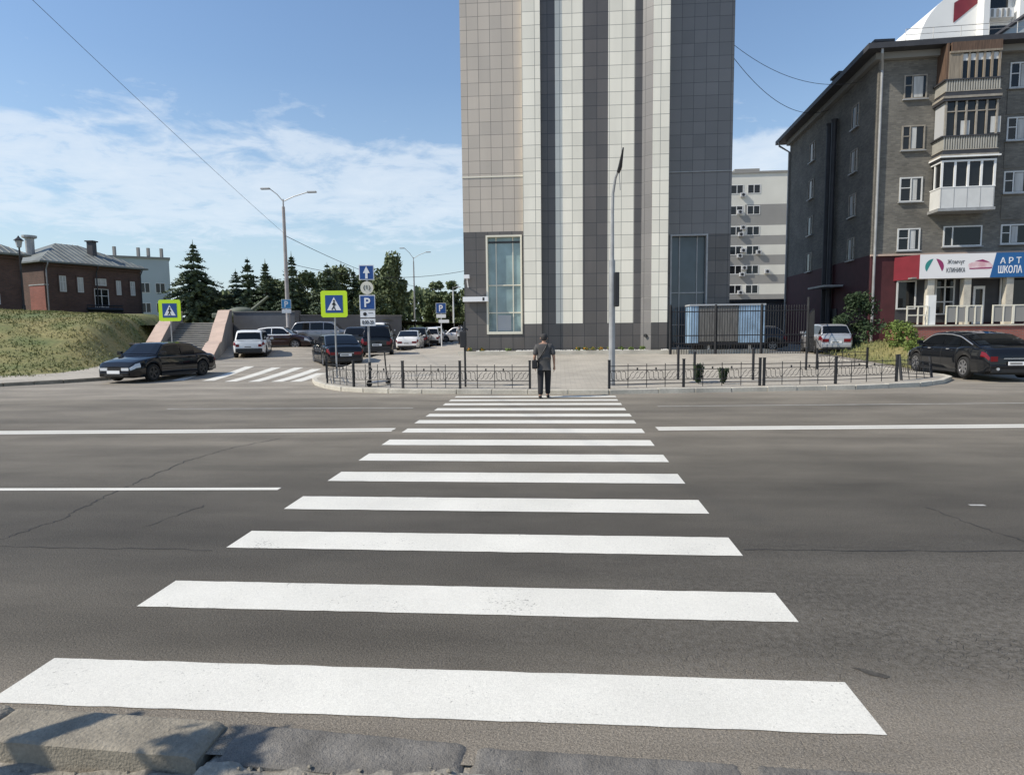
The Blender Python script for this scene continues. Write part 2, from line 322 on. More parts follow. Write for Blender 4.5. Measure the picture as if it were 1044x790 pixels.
def struct(o): o['kind'] = 'structure'; return o
def copy_tree(o, parent=None):
    c = o.copy(); COL.objects.link(c); c.parent = parent
    for ch in [k for k in bpy.data.objects if k.parent == o]: copy_tree(ch, c)
    return c
def draped(polys, off, name, mat, step=1.0, thick=0):
    bm = bmesh.new()
    for poly in polys:
        f = bm.faces.new([bm.verts.new((x, y, 0)) for x, y in poly])
    xs = [v.co.x for v in bm.verts]; ys = [v.co.y for v in bm.verts]
    y = math.floor(min(ys)) + step
    while y < max(ys):
        bmesh.ops.bisect_plane(bm, geom=bm.verts[:] + bm.edges[:] + bm.faces[:], plane_co=(0, y, 0), plane_no=(0, 1, 0)); y += step
    if min(xs) < -12:
        x = -20.0
        while x < -12: 
            bmesh.ops.bisect_plane(bm, geom=bm.verts[:] + bm.edges[:] + bm.faces[:], plane_co=(x, 0, 0), plane_no=(1, 0, 0)); x += step
    bmesh.ops.triangulate(bm, faces=bm.faces)
    uv = bm.loops.layers.uv.new('UVMap')
    for v in bm.verts: v.co.z = gz(v.co.x, v.co.y) + off
    bm.normal_update()
    for f in bm.faces:
        if f.normal.z < 0: f.normal_flip()
        for l in f.loops: l[uv].uv = (l.vert.co.x, l.vert.co.y)
    me = bpy.data.meshes.new(name); bm.to_mesh(me); bm.free(); me.materials.append(MT[mat])
    o = bpy.data.objects.new(name, me); COL.objects.link(o); return o
def lettering(txt, width, height, mat, parent, loc, rot=(PI / 2, 0, 0), name='lettering', th=.004, bold=0):
    cu = bpy.data.curves.new('t', 'FONT'); cu.body = txt; cu.extrude = th; cu.align_x = 'CENTER'; cu.align_y = 'CENTER'; cu.offset = bold
    o = bpy.data.objects.new('t', cu); COL.objects.link(o); bpy.context.view_layer.update()
    me = bpy.data.meshes.new_from_object(o.evaluated_get(bpy.context.evaluated_depsgraph_get())); bpy.data.objects.remove(o)
    xs = [v.co.x for v in me.vertices]; ys = [v.co.y for v in me.vertices]
    sx = width / max(1e-4, max(xs) - min(xs)); sy = height / max(1e-4, max(ys) - min(ys)); mx_ = (max(xs) + min(xs)) / 2; my_ = (max(ys) + min(ys)) / 2
    for v in me.vertices: v.co.x = (v.co.x - mx_) * sx; v.co.y = (v.co.y - my_) * sy
    me.materials.append(MT[mat]); p = bpy.data.objects.new(name, me); COL.objects.link(p); p.parent = parent; p.location = loc; p.rotation_euler = rot
    return p

# ------------------------------------------------------------------ ground and road
m = MB(); m.quad((-1500, -300, -.9), (1500, -300, -.9), (1500, 3000, -.9), (-1500, 3000, -.9)); struct(m.build('terrain', 'terrain'))
m = MB(); xs = [-260, -160, -110, -80, -60, -45, -36] + [-30 + i for i in range(27)] + [-3, 0, 3, 6, 10, 14, 18, 24, 32, 45, 70, 110, 170, 260]; ys = [2.45, 5, 10, 15, 20] + [21 + i for i in range(24)] + [46, 50, 56, 64, 80, 100, 140, 200]
vs = [(x, y + (.0 if y > 3 else 0), gz(x, y)) for y in ys for x in xs]; nx = len(xs)
m.add(vs, [(j * nx + i, j * nx + i + 1, (j + 1) * nx + i + 1, (j + 1) * nx + i) for j in range(len(ys) - 1) for i in range(nx - 1)])
struct(m.build('road', 'asphalt'))
# zebra crossing: fourteen bars
near = [2.75, 3.83, 4.96, 6.10, 7.29, 8.47, 9.65, 10.84, 11.93, 12.87, 13.84, 14.82, 15.67, 16.5]
far = [3.17, 4.26, 5.40, 6.59, 7.78, 8.97, 10.14, 11.3, 12.36, 13.3, 14.26, 15.2, 16.02, 16.84]
rj = random.Random(3)
for k, (a, b) in enumerate(zip(near, far)):
    x0, x1 = -2.81 + rj.uniform(-.015, .015), 1.425 + rj.uniform(-.015, .015)
    if k == 0: x0 -= .0
    poly = [(x0, a)] + [(x0 + (x1 - x0) * i / 40, a + rj.uniform(-.004, .004)) for i in range(1, 40)] + [(x1, a), (x1, b)] + [(x1 + (x0 - x1) * i / 40, b + rj.uniform(-.004, .004)) for i in range(1, 40)] + [(x0, b)]
    struct(draped([poly], .004, 'crosswalk_stripe', 'paint', 50))
def line(pts, wd, name, mat, off=.004, jit=0):
    L_, R__ = [], []
    for i, p in enumerate(pts):
        a = Vector(pts[max(0, i - 1)]); b = Vector(pts[min(len(pts) - 1, i + 1)]); d = (b - a).normalized(); n = Vector((-d.y, d.x)); w_ = wd[i] if isinstance(wd, list) else wd
        q = Vector(p); L_.append(tuple(q + n * w_ / 2)); R__.append(tuple(q - n * w_ / 2))
    m = MB(); n = len(pts)
    m.add([(x, y, gz(x, y) + off) for x, y in L_ + R__], [(i, i + 1, n + i + 1, n + i) for i in range(n - 1)])
    return struct(m.build(name, mat))
line([(-60, 7.9), (-10.19, 10.66), (-3.02, 11.04)], .17, 'lane_marking', 'paint'); line([(-60, 8.14), (-10.19, 10.87), (-3.02, 11.25)], .17, 'lane_marking', 'paint')
line([(1.7, 11.2), (8.13, 11.56), (60, 14.43)], .17, 'lane_marking', 'paint'); line([(1.7, 11.41), (8.13, 11.77), (60, 14.64)], .17, 'lane_marking', 'paint')
line([(-14, 6.4), (-6.52, 6.76), (-3.22, 6.9)], .11, 'lane_marking', 'paint')
line([(-9.28, 14.19), (-3.4, 14.3)], .07, 'lane_marking', 'oldpaint'); line([(2.2, 14.55), (10.3, 15.04), (30, 16)], .07, 'lane_marking', 'oldpaint')
line([(4.05, 6.5), (4.2, 6.5)], .05, 'lane_marking', 'oldpaint')
m = MB(); m.add([(1.60 + .07 * math.cos(a) * (1 + .25 * math.sin(3 * a)), 3.27 + .028 * math.sin(a) - .04 * math.cos(a), .003) for a in [i * PI / 9 for i in range(18)]], [tuple(range(18))]); struct(m.build('tar_stain', 'patch'))
# side street crossing bars
for (a, b) in [((-14.3, 22.6), (-15.6, 26.6)), ((-13.02, 22.45), (-14.51, 28.6)), ((-11.95, 22.05), (-12.95, 28.0)), ((-11.02, 21.95), (-11.85, 27.9)), ((-10.15, 21.9), (-10.75, 27.2)), ((-9.45, 21.9), (-9.85, 25.4))]:
    line([(a[0] + (b[0] - a[0]) * t / 6, a[1] + (b[1] - a[1]) * t / 6) for t in range(7)], .42, 'crosswalk_stripe', 'paint', .005)
rc = random.Random(5)
def crackline(pts, wd, name='road_crack'):
    out = []
    for i in range(len(pts) - 1):
        for k in range(14):
            t = k / 14; x = pts[i][0] * (1 - t) + pts[i + 1][0] * t; y = pts[i][1] * (1 - t) + pts[i + 1][1] * t
            out.append((x + rc.uniform(-.03, .03), y + rc.uniform(-.02, .02)))
    return line(out, [wd * rc.uniform(.4, 1.5) for _ in out], name, 'crack', .003)
crackline([(-6.0, 4.9), (-4.93, 5.07), (-4.86, 5.65), (-5.04, 6.55), (-5.15, 7.39), (-5.25, 8.39), (-5.1, 9.4), (-4.7, 10.3)], .014)
crackline([(-12, 4.75), (-4.75, 4.9), (-2.76, 4.9)], .010); crackline([(1.49, 5.1), (3.65, 5.17), (9, 5.5)], .014)
crackline([(3.6, 6.4), (3.75, 5.6), (4.1, 4.9)], .012)
crackline([(-3.7, 6.2), (-3.9, 5.4)], .01)

# plaza in front of the tower with its kerb
kerb_pts = [(-10.4, 60), (-10.2, 45), (-9.9, 36), (-9.55, 30), (-9.3, 26), (-9.1, 23.2), (-8.75, 21.9), (-8.1, 20.5), (-7.3, 19.3), (-6.5, 18.45), (-5.7, 18.0), (-4.9, 17.75), (-2.9, 17.5), (-.9, 17.38), (1.3, 17.28), (2.64, 17.5), (5.67, 17.95), (8.18, 18.35), (10.3, 19.1), (11.5, 20.1), (12.5, 21.4), (12.75, 22.3), (12.6, 23.2), (12.3, 24.2), (12.3, 30), (12.2, 31.5)]
plaza = kerb_pts + [(12.2, 33), (11.6, 60)]
struct(draped([plaza], .12, 'pavement', 'paving', 1.0))
def kerb(pts, name, mat, h=.128, wd=.16, seg=1.0, skip=()):
    # individual kerb stones set end to end
    P = [Vector((x, y)) for x, y in pts]; r = random.Random(11); m = MB()
    for i in range(len(P) - 1):
        d = P[i + 1] - P[i]; n = max(1, round(d.length / seg)); dn = d.normalized(); nr = Vector((-dn.y, dn.x))
        for k in range(n):
            a = P[i] + d * (k / n) + dn * .006; b = P[i] + d * ((k + 1) / n) - dn * .006; hh = h + r.uniform(-.008, .008); o = r.uniform(-.006, .006)
            q = [a - nr * (wd / 2 + o), b - nr * (wd / 2 + o), b + nr * (wd / 2), a + nr * (wd / 2)]
            zb = [gz(p.x, p.y) for p in q]
            m.add([(p.x, p.y, z - .1) for p, z in zip(q, zb)] + [(p.x, p.y, z + hh) for p, z in zip(q, zb)], [(3, 2, 1, 0), (4, 5, 6, 7), (0, 1, 5, 4), (1, 2, 6, 5), (2, 3, 7, 6), (3, 0, 4, 7)])
    return struct(m.build(name, mat, bevel=.012))
kerb(kerb_pts, 'kerb', 'kerb')
# left pavement at the foot of the grass bank
lk = [(-60, 2.0), (-30, 13.8), (-22.5, 18.2), (-19.3, 20.5), (-18.1, 21.7), (-17.4, 23.0), (-17.6, 25), (-18.2, 27), (-20.5, 33)]
struct(draped([lk + [(-24, 34), (-24, 28), (-25.5, 24), (-60, 6)]], .12, 'pavement', 'paving', 1.0)); kerb(lk, 'kerb', 'kerbdark')
# thin light step line before the tower and its planted strip
m = MB(); m.box(-5.4, 10.6, 33.2, 33.4, .2, .62); struct(m.build('kerb', 'kerb'))

# ------------------------------------------------------------------ near kerb stones and dirt
m = MB(); nxx, nyy = 150, 60
def dz(x, y):
    h = -.075 + .035 * noise.noise((x * 1.3, y * 2, 1)) + .035 * noise.noise((x * 5, y * 7, 3)) + .02 * abs(noise.noise((x * 14, y * 10, 5))) * 2 + .008 * noise.noise((x * 45, y * 45, 7))
    h += .068 * ss(-1.56, -1.46, x) * ss(1.9, 2.3, y)
    return h
xs = [-9 + 16 * i / nxx for i in range(nxx + 1)]; xs = sorted(xs + [x + .05 for x in xs if -3.2 < x < 2.5]); ys = [-3 + 4.5 * j / 20 for j in range(20)] + [1.5 + 1.12 * j / 44 for j in range(45)]
def dz2(x, y): return min(dz(x, y), -.014) if y > 2.41 else dz(x, y)
m.add([(x, y, dz2(x, y) - (.12 if y > 2.57 else 0)) for y in ys for x in xs], [(j * len(xs) + i, j * len(xs) + i + 1, (j + 1) * len(xs) + i + 1, (j + 1) * len(xs) + i) for j in range(len(ys) - 1) for i in range(len(xs) - 1)])
struct(m.build('verge', 'dirt', smooth=True))
m = MB(); m.quad((-300, -300, -.2), (300, -300, -.2), (300, 2.5, -.2), (-300, 2.5, -.2)); struct(m.build('ground', 'dirt'))
def stone(x0, x1, y0a, y1a, z, slope, mat, label, seed, y0b=None, y1b=None, h=.16, tilt=0):
    y0b = y0a if y0b is None else y0b; y1b = y1a if y1b is None else y1b
    n = 90; k = 20; v = []
    for i in range(n + 1):
        t = i / n; x = x0 + (x1 - x0) * t; a = y0a + (y0b - y0a) * t; b = y1a + (y1b - y1a) * t
        e0 = min(1, t * (x1 - x0) / .05); e1 = min(1, (1 - t) * (x1 - x0) / .05); er = (1 - min(e0, e1)) ** 2 * .028
        for j in range(k + 1):
            s = j / k; y = a + (b - a) * s; ed = (1 - min(1, min(s, 1 - s) * 9)) ** 2 * .010
            v.append((x, y, z + slope * (s - .5) + tilt * (t - .5) - er - ed + .004 * noise.noise((x * 7, y * 7, seed)) + .002 * noise.noise((x * 40, y * 40, seed)) + .003 * noise.noise((x * 110, y * 110, seed)) - .02 * max(0, noise.noise((x * 6, y * 6, seed + 9)) - .35)))
    W = k + 1; f = [(i * W + j, (i + 1) * W + j, (i + 1) * W + j + 1, i * W + j + 1) for i in range(n) for j in range(k)]
    o = len(v); ring = [i * W for i in range(n + 1)] + [n * W + j for j in range(1, W)] + [i * W + k for i in range(n - 1, -1, -1)] + [j for j in range(k - 1, 0, -1)]
    v += [(v[q][0], v[q][1] - .004, v[q][2] - h) for q in ring]; L2 = len(ring)
    f += [(ring[q], o + q, o + (q + 1) % L2, ring[(q + 1) % L2]) for q in range(L2)]
    m = MB(); m.add(v, f); ob = m.build('kerb_stone', mat, smooth=False); return tag(ob, label, 'kerb stone', 'loose kerb stones along the near road edge')
stone(-3.3, -2.62, 2.47, 2.70, .035, 0, 'kerbdark', 'kerb stone at the far left photo edge, cut off by the frame', 1)
stone(-2.60, -1.53, 2.44, 2.68, .04, .0, 'kerbdark', 'long dusty beige kerb stone raised at the lower left, rounded broken right end', 2, 2.385, 2.63)
stone(-1.47, -.40, 2.40, 2.65, .012, .015, 'kerbdark2', 'grey kerb stone sunk flush with the asphalt right of the raised one', 3, 2.35, 2.57, tilt=-.004)
stone(-.385, .75, 2.33, 2.565, .008, 0, 'kerbdark2', 'grey kerb stone at the bottom middle of the photo, half buried', 4, 2.29, 2.53, tilt=-.004)
stone(.765, 1.8, 2.29, 2.53, .004, 0, 'kerbdark2', 'buried kerb stone at the bottom right, barely above the dust', 5, 2.26, 2.5)
stone(1.815, 2.9, 2.26, 2.5, 0, 0, 'kerbdark2', 'kerb stone just outside the lower right photo corner', 6, 2.24, 2.49)
r = random.Random(21); 
m = MB()
for i in range(260):
    x = r.uniform(-3, 2.2); y = r.uniform(2.0, 2.42); s = r.uniform(.004, .017) ; z = dz(x, y) + s * .3
    pts = [(x + s * math.cos(a) * r.uniform(.7, 1.3), y + s * math.sin(a) * r.uniform(.7, 1.3), z) for a in [i * PI / 3 for i in range(6)]]
    m.add(pts + [(x, y, z + s * r.uniform(.5, 1)), (x, y, z - s)], [(i, (i + 1) % 6, 6) for i in range(6)] + [((i + 1) % 6, i, 7) for i in range(6)])
tag(m.build('gravel', 'kerbdark'), 'loose gravel and clods in the dirt beside the kerb', 'gravel', kind='stuff')

# ------------------------------------------------------------------ grass bank on the left
def hill(x, y):
    toe = 23.6 + max(0, (-x - 20)) * -.42
    a = ss(0, 1, (y - toe) / 15.5)
    side = -x - (20.6 + .44 * (y - 27))
    b = ss(-.4, 2.4, side)
    hgt = (3.2 - .5 * ss(-36, -26, x)) * a * b + .1 * noise.noise((x * .35, y * .35, 2)) * a * b * 2 + .05 * noise.noise((x * 1.3, y * 1.3, 4)) * b
    if y > 44: hgt = max(hgt, 0)
    return .1 + hgt - (.0 if b > 0 else .3)
m = MB(); xs = [-150, -120, -95, -80, -70, -62] + [-56 + .6 * i for i in range(64)]; ys = [6 + 1.0 * j for j in range(16)] + [22 + .5 * j for j in range(48)] + [47, 50, 55, 62, 72, 90, 120]
xs = [x for x in xs if x < -19]
V = []
for y in ys:
    for x in xs: V.append((x, y, hill(x, y)))
nx = len(xs); Fc = []
for j in range(len(ys) - 1):
    for i in range(nx - 1):
        cx_ = (xs[i] + xs[i + 1]) / 2; cy_ = (ys[j] + ys[j + 1]) / 2; toe = 23.6 + max(0, (-cx_ - 20)) * -.42
        if cy_ > toe - .3 and -cx_ > 20.7 + .44 * (cy_ - 27): Fc.append((j * nx + i, j * nx + i + 1, (j + 1) * nx + i + 1, (j + 1) * nx + i))
m.add(V, Fc); struct(m.build('hill', 'grass', smooth=True))
# tufts of grass over the bank
m = MB(); r = random.Random(4)
for i in range(60000):
    y = r.uniform(12, 43); x = -r.uniform(20.7 + max(0, .44 * (y - 27)), 46); toe = 23.6 + max(0, (-x - 20)) * -.42
    if y < toe: continue
    if noise.noise((x * .8, y * .8, 9)) < -.25 + r.uniform(-.2, .2): continue
    z = hill(x, y); h = r.uniform(.03, .12); a = r.uniform(0, PI); wv = r.uniform(.02, .05); dx, dy = math.cos(a) * wv, math.sin(a) * wv; lx, ly = r.uniform(-.08, .08), r.uniform(-.08, .08)
    m.add([(x - dx, y - dy, z - .02), (x + dx, y + dy, z - .02), (x + lx, y + ly, z + h)], [(0, 1, 2)])
tag(m.build('grass', 'leafgrass'), 'short dry green and straw coloured grass on the bank', 'grass', kind='stuff')
# upper terrace behind the retaining wall
m = MB(); m.add([(-60, 41, 2.3), (-27.0, 41, 2.3), (-28.6, 44.6, 2.45), (-25.5, 45.2, 2.45), (-24, 45.6, 3.05), (-13.5, 50.2, 2.6), (-13.5, 120, 2.6), (-90, 120, 3.0)], [tuple(range(8))])
struct(m.build('terrace_ground', 'grass'))

# ------------------------------------------------------------------ stairs with pink parapets
st = thing('outdoor_staircase', 'grey stone stairs between stepped pink parapets climbing beside the grass bank', 'stairs')
c_, s_ = math.cos(math.atan(.44)), math.sin(math.atan(.44))
def stp(o, a, t): return (o[0] - .44 * t + a, o[1] + t)   # run back along the slanted axis
m = MB(); ns = 14
for i in range(ns):
    y0 = 36.6 + i * .5; z1 = .8 + (i + 1) * 1.65 / ns; xa = -23.75 - .44 * (y0 - 36); xb = -20.7 - .44 * (y0 - 36)
    m.prismz([(xa, y0), (xb, y0), (xb - .22 - .0, y0 + .5 if i < ns - 1 else y0 + 2.2), (xa - .22, y0 + .5 if i < ns - 1 else y0 + 2.2)], .1, z1)
sb_ = m.build('steps', 'step', st); m = MB()
for i in range(ns):
    y0 = 36.6 + i * .5; z1 = .8 + (i + 1) * 1.65 / ns; xa = -23.75 - .44 * (y0 - 36); xb = -20.7 - .44 * (y0 - 36)
    m.prismz([(xa, y0 - .03), (xb, y0 - .03), (xb - .03, y0 + .05), (xa - .03, y0 + .05)], z1 - .035, z1 + .004)
m.build('nosing', 'kerb', sb_)
def parapet(xr, y0, prof, wd, name):
    # prof: list of (dy, ztop); body with a pink coping sheet slab following it
    pr = MB(); cp = MB()
    for i in range(len(prof) - 1):
        (a, za), (b, zb) = prof[i], prof[i + 1]
        if b - a < 1e-3: continue
        xa = xr - .44 * a; xb = xr - .44 * b; ya, yb = y0 + a, y0 + b
        v = [(xa - wd, ya, 0), (xa, ya, 0), (xb, yb, 0), (xb - wd, yb, 0), (xa - wd, ya, za - .06), (xa, ya, za - .06), (xb, yb, zb - .06), (xb - wd, yb, zb - .06)]
        pr.add(v, [(3, 2, 1, 0), (4, 5, 6, 7), (0, 1, 5, 4), (1, 2, 6, 5), (2, 3, 7, 6), (3, 0, 4, 7)])
        e = .03
        v = [(xa - wd - e, ya - e, za - .06), (xa + e, ya - e, za - .06), (xb + e, yb, zb - .06), (xb - wd - e, yb, zb - .06), (xa - wd - e, ya - e, za), (xa + e, ya - e, za), (xb + e, yb, zb), (xb - wd - e, yb, zb)]
        cp.add(v, [(3, 2, 1, 0), (4, 5, 6, 7), (0, 1, 5, 4), (1, 2, 6, 5), (2, 3, 7, 6), (3, 0, 4, 7)])
    b = pr.build(name, 'step', st); cp.build('coping', 'pinkstone', b)
parapet(-20.0, 36.0, [(-3.4, .62), (-.9, 1.12), (0, 1.22), (.7, 1.25), (3.3, 2.28), (3.9, 2.42), (4.0, 2.42), (6.6, 3.28), (8.6, 3.38)], .78, 'parapet')
parapet(-23.75, 36.0, [(-.9, 1.17), (0, 1.17), (3.2, 2.28), (3.9, 2.42), (6.6, 3.2), (8.6, 3.3)], .85, 'parapet')
m = MB(); m.box(-26.6, -24.55, 35.0, 35.35, 0, 1.13); w1 = m.build('low_wall', 'step', st); m = MB(); m.box(-26.65, -24.5, 34.95, 35.4, 1.13, 1.2); m.build('coping', 'pinkstone', w1)

rw = thing('retaining_wall', 'long dark granite retaining wall behind the parked cars left of the lamp post', 'wall')
m = MB(); a = Vector((-23.9, 45.0)); b = Vector((-19.3, 45.6)); c = Vector((-12.9, 51.0))
def wallseg(m, a, b, z0, z1, th=.5, ov=0):
    d = (b - a).normalized(); n = Vector((-d.y, d.x)); q = [a - d * ov - n * ov, b + d * ov - n * ov, b + d * ov + n * (th + ov), a - d * ov + n * (th + ov)]
    m.prismz([(p.x, p.y) for p in q], z0, z1)
wallseg(m, a, b, 0, 3.2); m.build('wall_panel', 'granite', rw); m = MB(); wallseg(m, a, b, 3.2, 3.28, ov=.05); m.build('coping', 'step', rw)
m = MB(); wallseg(m, b + Vector((.02, 0)), c, 0, 2.92); m.build('wall_panel', 'granite', rw); m = MB(); wallseg(m, b + Vector((.08, 0)), c, 2.92, 3.0, ov=.05); m.build('coping', 'step', rw)
m = MB(); wallseg(m, Vector((-19.42, 45.35)), Vector((-19.12, 45.38)), 0, 3.3, .5); m.build('pilaster', 'darkroof', rw)

tk = thing('tank_monument', 'old grey green tank turret with raised barrel above the retaining wall', 'monument', (-25.6, 49.5, 2.85), .15)
m = MB(); m.box(-1.9, 1.9, -1.2, 1.2, 0, .42); m.build('hull', 'patina', tk, bevel=.1)
m = MB(); m.tube([(0, 0, .4), (0, 0, .62), (0, 0, .8), (0, 0, .9)], [1.0, 1.02, .75, .35], 16); m.build('turret', 'patina', tk, smooth=True)
m = MB(); m.tube([(.8, 0, .65), (2.2, -.1, 1.75)], [.13, .09], 10); m.build('barrel', 'patina', tk)

# ------------------------------------------------------------------ the tower
tw = thing('tower_block', 'tall tiled tower with cream and dark grey vertical bands and beige left wing', 'tower')
TH = 34.0
def part(name, mat, x0, x1, y0, y1, z0, z1, par=tw):
    m = MB(); m.box(x0, x1, y0, y1, z0, z1); return m.build(name, mat, par)
# left wing around its tall window (opening -4.05..-2.12, z 1.5..6.9)
Yw = 35.2
m = MB(); m.box(-5.32, -2.0, Yw, 52, 7.1, TH); m.build('wing_cladding', 'tile_grey', tw)
m = MB(); m.box(-5.32, -4.08, Yw, 50, .2, 7.1); m.box(-4.08, -2.1, Yw, 50, .2, 1.5); m.box(-4.08, -2.1, Yw + .6, 50, 1.5, 6.9); m.box(-4.08, -2.1, Yw, 50, 6.9, 7.1); m.box(-2.1, -2.0, Yw, 50, .2, 7.1)
m.build('wing_base', 'tile_dark', tw)
part('string_course', 'signback', -5.34, -2.0, Yw - .03, Yw, 10.0, 10.07)
def tallwin(x0, x1, z0, z1, y, gm, fm, ext=True):
    m = MB(); t = .09
    m.box(x0, x0 + t, y - .06, y + .35, z0, z1); m.box(x1 - t, x1, y - .06, y + .35, z0, z1); m.box(x0 + t, x1 - t, y - .06, y + .35, z0, z0 + t * 1.6); m.box(x0 + t, x1 - t, y - .06, y + .35, z1 - t, z1)
    f = m.build('tall_window', fm, tw); m = MB(); m.box(x0 + t, x1 - t, y + .28, y + .3, z0 + t, z1 - t); m.build('glass', gm, f)
    m = MB(); wd = x1 - x0
    for fx in (.27, .74): m.box(x0 + wd * fx - .025, x0 + wd * fx + .025, y + .22, y + .275, z0 + t, z1 - t)
    for fz in (.22, .5): m.box(x0 + t, x1 - t, y + .215, y + .27, z0 + (z1 - z0) * fz - .03, z0 + (z1 - z0) * fz + .03)
    m.build('mullions', fm, f); return f
f = tallwin(-4.08, -2.1, 1.5, 6.9, Yw, 'glassblue', 'signback')
m = MB(); m.box(-3.5, -2.75, Yw + .25, Yw + .27, 1.7, 2.55); m.build('white_notice', 'curtain2', f)
m = MB(); m.box(-3.95, -2.2, Yw + .22, Yw + .27, 6.5, 6.6); m.build('transom', 'darkroof', f)
# left pillar
part('pillar_cladding', 'tile_cream', -2.0, -1.03, 34.95, 50, 2.05, TH); part('pillar_base', 'tile_dark', -2.0, -1.03, 34.95, 50, .2, 2.05)
# recessed middle bands
YB = 35.35
for (x0, x1, mt) in [(-1.03, -.25, 'tile_dark'), (-.25, 1.22, 'tile_cream'), (1.22, 2.57, 'tile_dark'), (2.57, 3.98, 'tile_cream'), (3.98, 4.38, 'tile_dark')]:
    if mt == 'tile_dark': part('dark_band', mt, x0, x1, YB, 50, .2, TH)
    else: part('cream_band', mt, x0, x1, YB, 50, 2.05, TH); part('band_base', 'tile_dark', x0, x1, YB, 50, .2, 2.05)
# oblique strip and right pillar
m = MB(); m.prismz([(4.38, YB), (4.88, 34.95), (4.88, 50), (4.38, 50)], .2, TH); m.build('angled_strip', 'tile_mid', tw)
part('pillar_cladding', 'tile_cream', 4.88, 5.74, 34.94, 50, 2.05, TH); part('pillar_base', 'tile_dark', 4.88, 5.74, 34.94, 50, .2, 2.05)
m = MB(); m.disc((4.62, 35.1, 1.35), .09, (.6, 1, 0), .2, 12); m.build('vent_hole', 'darkmetal', tw)
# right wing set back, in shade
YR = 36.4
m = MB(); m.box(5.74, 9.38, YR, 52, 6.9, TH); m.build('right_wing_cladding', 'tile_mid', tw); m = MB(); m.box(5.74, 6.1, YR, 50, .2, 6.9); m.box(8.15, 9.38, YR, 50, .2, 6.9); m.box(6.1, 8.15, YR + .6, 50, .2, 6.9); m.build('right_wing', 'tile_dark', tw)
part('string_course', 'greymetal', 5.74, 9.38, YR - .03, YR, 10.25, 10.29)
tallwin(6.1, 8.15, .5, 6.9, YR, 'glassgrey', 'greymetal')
part('parapet', 'tile_dark', -5.4, 9.46, 34.9, 52.1, TH, TH + .5)
m = MB(); m.box(-5.34, -3.95, Yw - .5, Yw - .1, 3.3, 3.56); o = tag(m.build('direction_sign', 'signwhite'), 'white horizontal sign box on the left corner of the tower', 'sign')
lettering('1', .1, .17, 'signblack', o, (-4.2, Yw - .505, 3.43)).name = 'lettering'
m = MB(); m.box(-5.25, -4.95, Yw - .6, Yw - .35, 4.55, 4.75); m.bar((-5.1, Yw, 4.1), (-5.1, Yw - .5, 4.6), .05); tag(m.build('floodlight', 'signwhite'), 'small floodlight on a bracket above the white sign box', 'light')
# planted strip and pebbles at the tower foot
m = MB(); r = random.Random(8); 
for i in range(1500):
    x = r.uniform(-5.2, 5.8); y = r.uniform(33.6, 34.8); s = r.uniform(.03, .09); z = .56
    if noise.noise((x * .9, 3, 1)) < -.15: continue
    a0 = r.uniform(0, 6); p = [(x + s * math.cos(a0 + k * PI / 2.5), y + s * math.sin(a0 + k * PI / 2.5), z) for k in range(5)]
    m.add(p + [(x, y, z + s * .9)], [(k, (k + 1) % 5, 5) for k in range(5)])
tag(m.build('pebbles', 'pebble'), 'strip of white pebbles along the foot of the tower', 'pebbles', kind='stuff')
m = MB(); m.box(-5.3, 5.4, 33.41, 34.9, .2, .56); struct(m.build('flower_bed_soil', 'terrain'))
def tuft(m, x, y, z, s, n, r):
    for i in range(n):
        a = r.uniform(0, 2 * PI); e = r.uniform(.3, 1.4); d = s * r.uniform(.4, 1); px, py, pz = x + d * math.cos(a) * math.cos(e), y + d * math.sin(a) * math.cos(e), z + d * math.sin(e); q = s * .22
        b = r.uniform(0, PI); m.add([(px - q * math.cos(b), py - q * math.sin(b), pz), (px + q * math.cos(b), py + q * math.sin(b), pz), (px + r.uniform(-q, q), py + r.uniform(-q, q), pz + q * 1.6)], [(0, 1, 2)])
m = MB(); mf = MB()
for x in [-4.9, -4.2, .9, 1.3, 1.7, 2.1, 2.6, 3.2, 3.7, 4.3, -.8, -2.8]:
    tuft(m, x, 33.9, .56, .22, 40, r)
    if .5 < x < 2.7 or x < -4: tuft(mf, x, 33.8, .62, .16, 12, r)
o = tag(m.build('flowers', 'leafb'), 'low green plants with orange flowers in the bed at the tower foot', 'flowers', kind='stuff'); mf.build('blossom', 'flower', o)

# ------------------------------------------------------------------ courtyard fence, trailer
fn = thing('courtyard_fence', 'tall black iron bar fence closing the yard right of the tower', 'fence')
m = MB(); x = 5.7
for zb in (.75, 1.15, 2.35): m.bar((5.55, 32.8, .2 + zb), (12.3, 32.8, .2 + zb), .035)
m.build('rails', 'darkmetal', fn)
m = MB()
x = 5.62
while x < 12.3: m.bar((x, 32.8, .35), (x, 32.8, 2.75), .022); m.tube([(x, 32.8, 2.75), (x, 32.8, 2.87)], [.02, .001], 4); x += .125
m.build('bars', 'darkmetal', fn)
for x in (5.55, 7.8, 10.05, 12.3): m = MB(); m.bar((x, 32.8, .2), (x, 32.8, 2.9 if x < 12 else 3.2), .08); m.build('post', 'darkmetal', fn)
# open gate leaf swung back, to the right of the fence
g2 = thing('gate', 'black iron gate leaf standing open between the yard fence and the silver hatchback', 'gate')
m = MB()
for i in range(12): t = i / 11; m.bar((12.4 + .9 * t, 33 + 1.6 * t, .45), (12.4 + .9 * t, 33 + 1.6 * t, 2.3 + .35 * math.sin(t * PI / 2)), .022)
m.tube([(12.4 + .9 * i / 11, 33 + 1.6 * i / 11, 2.3 + .35 * math.sin(i / 11 * PI / 2)) for i in range(12)], .03, 6); m.bar((12.4, 33, .5), (13.3, 34.6, .5), .04); m.bar((12.4, 33, 1.2), (13.3, 34.6, 1.2), .04)
m.build('leaf', 'darkmetal', g2)

